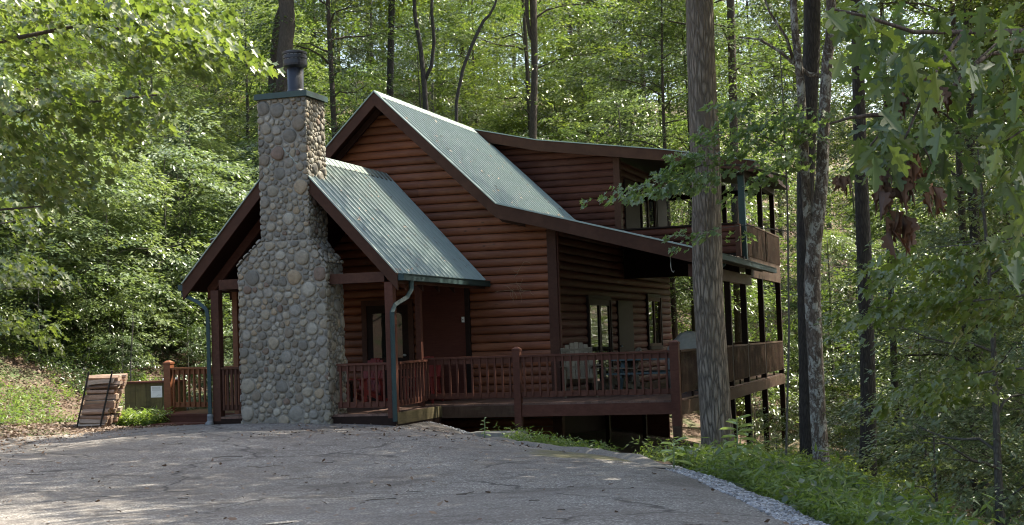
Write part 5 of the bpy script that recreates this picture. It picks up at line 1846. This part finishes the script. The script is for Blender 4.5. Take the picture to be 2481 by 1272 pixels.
for p, q in (((2150, 420, 6.2), (2160, 445, 6.2)), ((2250, 200, 6.3), (2270, 205, 6.3)), ((2220, 330, 6.3), (2265, 420, 6.3)), ((2150, 300, 6.3), (2045, 420, 6.3))):
    branch([p, ((p[0] + q[0]) / 2 + 6, (p[1] + q[1]) / 2, p[2]), q], .006)
o_ = m.build("trunk", 'bark_brown', None, True); o_.parent = oak
rs2 = RS(55)
def oak_leaves(regs, mat, name, ls=.142, pit=(-.55, .35), n_mult=1.0):
    P = []; H = []; Pi = []; Ro = []; Sz = []
    for (cx, cy, sx, sy, n) in regs:
        n = int(n * n_mult)
        for _ in range(n):
            x = cx + rs2.normal(0, sx); y = cy + rs2.normal(0, sy)
            p = rel(x, y, OD + rs2.normal(0, .28))
            P.append(tuple(p))
            H.append(rs2.uniform(0, 6.28)); Pi.append(rs2.normal(*pit)); Ro.append(rs2.normal(0, .65)); Sz.append(rs2.uniform(.75, 1.15) * ls)
    me = instance_mesh(name, OAK_T, OAK_F, rotmats(np.array(H), np.array(Pi), np.array(Ro)), np.array(P), np.array(Sz), mat)
    o = bpy.data.objects.new(name, me); COL.objects.link(o); o.parent = oak
    return o
oak_leaves([(2060, 25, 40, 18, 7), (2160, 50, 40, 30, 10), (2120, 110, 35, 30, 9), (2200, 150, 45, 40, 18), (2250, 210, 50, 40, 22), (2300, 100, 50, 40, 12), (2160, 210, 35, 30, 12),
            (2190, 300, 50, 40, 24), (2130, 340, 45, 35, 18), (2260, 320, 40, 40, 14), (2230, 380, 50, 25, 14), (2300, 400, 20, 30, 5), (2400, 60, 40, 40, 10), (2460, 60, 30, 40, 8),
            (2450, 180, 30, 40, 8), (2430, 330, 35, 40, 14), (2470, 400, 25, 40, 9), (2440, 480, 30, 30, 6), (2470, 560, 22, 30, 5), (2450, 610, 22, 18, 5), (2370, 210, 35, 40, 7)], 'leaf_oak', "leaves", n_mult=1.25, pit=(-.75, .55))
oak_leaves([(2445, 330, 25, 45, 14), (2470, 420, 20, 40, 10), (2465, 590, 18, 25, 6), (2200, 330, 60, 50, 16), (2300, 180, 70, 60, 14), (2070, 20, 30, 14, 6), (2130, 80, 50, 40, 10)], 'leaf_light', "sunlit_leaves", ls=.145, pit=(-.6, .5))  # lighter leaf colour stands in for light on these oak leaves
def dead(cx, cy, sx, sy, n, ln):
    P = []; H = []; Pi = []; Ro = []; Sz = []
    for _ in range(n):
        x = cx + rs2.normal(0, sx * .5); y = cy - sy * .5 + rs2.uniform(0, .65) * sy
        P.append(tuple(rel(x, y, 6.25 + rs2.normal(0, .05)))); H.append(rs2.uniform(0, 6.28)); Pi.append(rs2.uniform(-1.5, -.95)); Ro.append(rs2.uniform(-1.5, 1.5)); Sz.append(rs2.uniform(.7, 1.1) * ln)
    # curled leaf: strongly folded template
    T = [(x, y * .22, abs(y) * .8 + .20 * math.sin(x * 5)) for x, y, z in OAK_T]
    s = np.array(Sz)
    me = instance_mesh("dead_leaves", T, OAK_F, rotmats(np.array(H), np.array(Pi), np.array(Ro)), np.array(P), s, 'leaf_dead')
    o = bpy.data.objects.new("dead_leaf_cluster", me); COL.objects.link(o); o.parent = oak
dead(2138, 455, 22, 100, 11, .14); dead(2185, 450, 18, 80, 8, .13); dead(2175, 545, 22, 100, 10, .15); dead(2263, 465, 11, 70, 8, .12)
dead(2265, 215, 26, 70, 14, .12); dead(2222, 390, 12, 60, 10, .13); dead(2045, 435, 16, 30, 10, .09); dead(2185, 235, 14, 30, 8, .10)

# --- ground cover on the right slope
def blade_field(name, pts, mat, leaf, per, hmin, hmax, label, tmplw=.13, extra_seed=0, cat=None, droop=0.15):
    rs_ = RS(900 + extra_seed)
    n = len(pts)
    z = gz(pts[:, 0], pts[:, 1])
    hh = rs_.uniform(hmin, hmax, n)
    t = rs_.rand(n, per)
    base = np.stack([pts[:, 0], pts[:, 1], z], 1)
    lean_ = rs_.normal(0, .22, (n, 2))
    P = base[:, None, :] + np.stack([lean_[:, None, 0] * t * hh[:, None], lean_[:, None, 1] * t * hh[:, None], t * hh[:, None]], 2)
    P = P.reshape(-1, 3)
    N = len(P)
    T = [(0, 0, 0), (.35, tmplw, .02), (1, 0, -.12), (.35, -tmplw, .02)]
    F = [(0, 2, 1), (0, 3, 2)]
    me = instance_mesh(name, T, F, rotmats(rs_.uniform(0, 6.28, N), rs_.normal(.22 - droop, .5, N), rs_.normal(0, .5, N)), P, rs_.uniform(.6, 1.25, N) * leaf, mat)
    o = bpy.data.objects.new(name, me); COL.objects.link(o)
    tag(o, label, cat, None, 'stuff')
    return o
rs3 = RS(12)
# region right of the gravel strip
def off_edge(x, y):
    d = np.min(np.hypot(x[:, None] - RE[None, :, 0], y[:, None] - RE[None, :, 1]), axis=1)
    return d
X = rs3.uniform(2.2, 12.5, 90000); Y = rs3.uniform(-19, -3.5, 90000)
keep = ~in_drive(X, Y)
X, Y = X[keep], Y[keep]
d = off_edge(X, Y)
dens = vnoise(X, Y, 1.3, 21)
dlim = 3.5 + .8 * vnoise(X, Y, .8, 5)
k = (d > .50 + .12 * vnoise(X, Y, 3, 8)) & (d < dlim) & (rs3.rand(len(X)) < np.clip(.75 + .5 * dens, .25, 1)) & ~((Y > -9.6) & (X < 4.3))
k &= ~((Y > -8.0) & (d > 3.2))
GCP = np.c_[X[k], Y[k]][:26000]
print('gcp', len(GCP))
ngc = int(len(GCP) * .8)
blade_field("ground_cover", GCP[:ngc], 'grass_leaf', .105, 7, .04, .30, "dense bright green stiltgrass covering the bank beside the gravel")
gp2 = GCP[ngc:]
gp2 = gp2[vnoise(gp2[:, 0], gp2[:, 1], 1.7, 61) > .05]
blade_field("mixed_weeds", gp2, 'leaf_mid', .15, 6, .08, .34, "broader leaved weeds mixed into the verge beside the gravel", tmplw=.24, extra_seed=11)
gp3 = GCP[::95]
blade_field("tall_weeds", gp3, 'grass_leaf', .17, 9, .35, .62, "taller wispy weed stems standing out of the verge", tmplw=.10, extra_seed=12)
# weeds between kerb and deck
X = rs3.uniform(.2, 2.6, 2600); Y = rs3.uniform(-6.8, -3.2, 2600)
k = (~in_drive(X, Y)) & (off_edge(X, Y) > .3) & (np.hypot(X - 1.3, (Y + 4.9)) < 1.15)
blade_field("weeds", np.c_[X[k], Y[k]], 'grass_leaf', .10, 7, .12, .42, "low clump of green weeds between the kerb and the deck", extra_seed=2)
# grass by the plank box and sparse green on the left bank
X = rs3.uniform(-8.6, -6.8, 1800); Y = rs3.uniform(-4.2, -2.7, 1800)
k = (~((X > -8.0) & (Y > -3.3))) & (~in_drive(X, Y))
k &= (X + 8.05) ** 2 / .45 + (Y + 3.75) ** 2 / .45 < 1
blade_field("grass", np.c_[X[k], Y[k]], 'grass_leaf', .12, 7, .08, .38, "bright grass tuft growing against the plank box", extra_seed=3)
X = rs3.uniform(-17, -8.6, 14000); Y = rs3.uniform(-13, 1.5, 14000)
k = (~in_drive(X, Y)) & (vnoise(X, Y, 1.4, 33) > -.08) & (X < -9.3)
blade_field("bank_weeds", np.c_[X[k], Y[k]], 'grass_leaf', .10, 6, .05, .30, "patchy yellow green weeds on the leaf covered left bank", extra_seed=4)

X = rs3.uniform(3.35, 8.0, 3200); Y = rs3.uniform(-8.0, 6.0, 3200)
k = (~in_drive(X, Y)) & (off_edge(X, Y) > .5)
blade_field("slope_weeds", np.c_[X[k], Y[k]], 'grass_leaf', .11, 7, .08, .40, "shaded weeds on the slope below the side deck", extra_seed=6)
X = rs3.uniform(-13.5, -8.8, 5200); Y = rs3.uniform(-1.5, 8.5, 5200)  # dark leaves added over bright soil to deepen the shade
k = vnoise(X, Y, 1.2, 3) > -.2
blade_field("shade_weeds", np.c_[X[k], Y[k]], 'leaf_dark', .12, 7, .08, .45, "dark weeds added to deepen the shade behind the plank box", extra_seed=7)

# fallen leaves (uncountable)
def litter(name, X, Y, zoff, ls, mat, label, seed, onto=None):
    rs_ = RS(seed)
    z = gz(X, Y) + zoff
    n = len(X)
    T, F = [(0, 0, 0), (.25, .26, .10), (.7, .22, .02), (1, 0, .12), (.7, -.22, .06), (.25, -.26, .03)], LEAF_F
    me = instance_mesh(name, T, F, rotmats(rs_.uniform(0, 6.28, n), rs_.normal(0, .28, n), rs_.normal(0, .35, n)), np.stack([X, Y, z], 1), rs_.uniform(.5, 1.2, n) * ls, mat)
    o = bpy.data.objects.new(name, me); COL.objects.link(o); tag(o, label, None, None, 'stuff')
X = rs3.uniform(-18, -7.0, 90000); Y = rs3.uniform(-14, 9, 90000)
k = (~in_drive(X, Y)) & ~((X > -9.1) & (Y > -2.9)) & ~((X > -8.2) & (Y > -4.3))
litter("leaf_litter", X[k], Y[k], .03, .075, 'litter', "brown fallen leaves covering the left bank", 41)
def inside_drive_pts(n, edge=False):
    u = rs3.rand(n); t = rs3.rand(n)
    i = (t * 110).astype(int)
    if edge: u = np.abs(rs3.normal(0, .07, n))
    return LE[i, 0] * (1 - u) + RE[i, 0] * u, LE[i, 1] * (1 - u) + RE[i, 1] * u
X, Y = inside_drive_pts(430)
litter("driveway_leaves", X, Y, .035, .075, 'litter', "scattered dead leaves on the driveway", 42)
X, Y = inside_drive_pts(2600, True)
litter("edge_leaves", X, Y, .035, .065, 'litter', "fallen leaves gathered along the driveway's left edge", 43)
X = rs3.uniform(-3.5, 2.0, 1200); Y = rs3.uniform(-8.5, -4.3, 1200)
k = in_drive(X, Y) & (rs3.rand(1200) < .30)
litter("crest_leaves", X[k], Y[k], .035, .075, 'litter', "scattered dead leaves near the driveway crest", 44)
X = rs3.uniform(4, 26, 26000); Y = rs3.uniform(-14, 16, 26000)
k = (~in_drive(X, Y)) & (X > 3.6) & (off_edge(X, Y) > 2)
litter("forest_litter", X[k], Y[k], .03, .12, 'litter', "dead leaves on the shaded forest floor right of the cabin", 45)

# leaves and twigs lying on the roofs
def roof_litter(n, p0, ax, up, seed):
    rs_ = RS(seed)
    p0, ax, up = (np.array(q, float) for q in (p0, ax, up))
    u = rs_.rand(n, 1); v_ = rs_.beta(1, 1.5, (n, 1))
    P = p0 + ax * u + up * v_
    nn = np.cross(ax, up); nn /= np.linalg.norm(nn); nn = nn if nn[2] > 0 else -nn
    P = P + nn * .038
    an = math.atan2(up[2], math.hypot(up[0], up[1]))
    X_ = up / np.linalg.norm(up); Y_ = np.cross(nn, X_)
    B = np.stack([X_, Y_, nn], 1)
    R_ = B[None] @ rotmats(rs_.uniform(0, 6.28, n), rs_.normal(0, .15, n), rs_.normal(0, .2, n))
    me = instance_mesh("roof_leaves", LEAF_T, LEAF_F, R_, P, rs_.uniform(.05, .11, n), 'litter')
    o = bpy.data.objects.new("roof_leaves", me); COL.objects.link(o)
    return o
tag(roof_litter(90, (KX, Y0, KZ), (0, YD - .3 - Y0, 0), (RX - KX, 0, RZ - KZ), 71), "dead leaves lying on the main roof slope", None, None, 'stuff')
tag(roof_litter(120, (EX, Y0, EZ), (0, YD - Y0, 0), (KX - EX, 0, KZ - EZ), 72), "dead leaves lying on the shallow porch roof", None, None, 'stuff')
tag(roof_litter(70, (PX + PW, PY, PE), (0, -PY - .06, 0), (-PW, 0, PZ - PE), 73), "dead leaves lying on the entrance roof", None, None, 'stuff')

# twigs on the driveway
m = MB(); rr = random.Random(21)
for _ in range(60):
    t_ = rr.random(); u = rr.random()
    i = int(t_ * 100)
    x = LE[i, 0] * (1 - u) + RE[i, 0] * u; y = LE[i, 1] * (1 - u) + RE[i, 1] * u
    a = rr.uniform(0, 6.28); L_ = rr.uniform(.08, .45)
    pts = []
    for k in range(5):
        xx = x + math.cos(a) * L_ * k / 4; yy = y + math.sin(a) * L_ * k / 4
        a += rr.uniform(-.6, .6)
        pts.append((xx, yy, g1(xx, yy) + .035))
    m.tube(pts, rr.uniform(.002, .0045), 4)
o = m.build("twigs", 'twig'); tag(o, "small fallen twigs scattered on the driveway", None, None, 'stuff')

# gravel strips
def gravel(name, pts, zoff, size, label, seed):
    rs_ = RS(seed)
    n = len(pts)
    # rough 12-vert stone: perturbed octahedron/cube
    T = []
    for z in (-1, 1):
        for k_ in range(5):
            a = k_ * 1.2566 + (z > 0) * .5
            T.append((math.cos(a), math.sin(a) * .8, z * .42))
    T += [(.1, 0, -.75), (-.1, .1, .8)]
    F = []
    for k_ in range(5):
        k2 = (k_ + 1) % 5
        F += [(k_, k2, 5 + k_), (k2, 5 + k2, 5 + k_), (10, k2, k_), (11, 5 + k_, 5 + k2)]
    z = gz(pts[:, 0], pts[:, 1]) + zoff + rs_.rand(n) * size * .9
    s = rs_.uniform(.5, 1.25, (n, 1)) * size * np.stack([rs_.uniform(.7, 1.3, n), rs_.uniform(.6, 1.1, n), rs_.uniform(.5, 1, n)], 1)
    me = instance_mesh(name, T, F, rotmats(rs_.uniform(0, 6.28, n), rs_.normal(0, .4, n), rs_.normal(0, .4, n)), np.c_[pts, z], s, 'gravel')
    o = bpy.data.objects.new(name, me); COL.objects.link(o); tag(o, label, None, None, 'stuff')
def edge_pts(n, r0, r1, o0, o1, bias=None):
    sel = rs3.uniform(r0, r1, n)
    x = np.interp(sel, RT, RE[:, 0]); y = np.interp(sel, RT, RE[:, 1])
    dx = np.interp(sel + .1, RT, RE[:, 0]) - x; dy = np.interp(sel + .1, RT, RE[:, 1]) - y
    l_ = np.hypot(dx, dy) + 1e-9
    off = rs3.uniform(0, 1, n) * (o1 - o0) + o0
    return np.c_[x - dy / l_ * off, y + dx / l_ * off], sel
# side sign: positive offset to the outside of the drive
p_, s_ = edge_pts(9500, 8.3, 24, -.06, .38)
gravel("gravel_strip", p_, .0, .026, "strip of pale grey gravel along the driveway's right edge", 51)
p_, s_ = edge_pts(2600, .0, 5.6, .20, .55)
gravel("gravel_strip", p_, .0, .022, "thin line of pale gravel between the kerb and the deck", 52)
X = rs3.uniform(-3.0, -.8, 1500); Y = rs3.uniform(-4.0, -3.0, 1500)
gravel("gravel_patch", np.c_[X, Y][(Y > -3.9 - .1 * X)], .0, .022, "pale gravel patch at the driveway crest in front of the deck", 53) if np.any(Y > -3.9 - .1 * X) else None

# broad leaved plants at the edge
BL_T = [(0, 0, 0), (.12, .05, .02), (.4, .17, .07), (.75, .12, .04), (1, 0, -.12), (.75, -.12, .04), (.4, -.17, .07), (.12, -.05, .02)]
BL_F = [(0, 4, 3, 2, 1), (0, 7, 6, 5, 4)]
def broad_plant(x, y, d, h, n, ls, label, seed, stem=True):
    p = at_depth(x, y, d)
    base = Vector((p.x, p.y, g1(p.x, p.y) - .02))
    h = max(h, p.z + h - base.z) if p.z > base.z else h
    r = empty("broadleaf_plant", base, label, "plant")
    rs_ = RS(seed)
    m = MB(); m.tube([(0, 0, 0), (.01, .01, h * .5), (.02, .0, h)], [.012, .010, .004], 6); o = m.build("stem", 'stalk', None, True); o.parent = r
    P = []; H = []; Pi = []; Sz = []
    for k_ in range(n):
        t_ = .35 + .65 * k_ / n
        P.append((.02 * t_, 0, h * t_)); H.append(k_ * 2.4 + rs_.normal(0, .2)); Pi.append(-.15 + 1.2 * max(0, t_ - .55)); Sz.append(ls * (1.15 - .45 * t_))
    me = instance_mesh("leaves", BL_T, BL_F, rotmats(np.array(H), np.array(Pi), rs_.normal(0, .15, n)), np.array(P), np.array(Sz), 'mullein')
    o = bpy.data.objects.new("leaves", me); COL.objects.link(o); o.parent = r
broad_plant(1787, 1120, 20.0, .62, 17, .34, "tall broad leaved plant with pale leaves below the large oak trunk", 1)
broad_plant(1632, 1128, 20.0, .36, 9, .30, "low broad leaved plant beside the corner deck pier", 2)
broad_plant(1173, 1045, 26.5, .26, 12, .13, "small leafy plant by the concrete slab under the deck edge", 3)
print("done", len(bpy.data.objects))
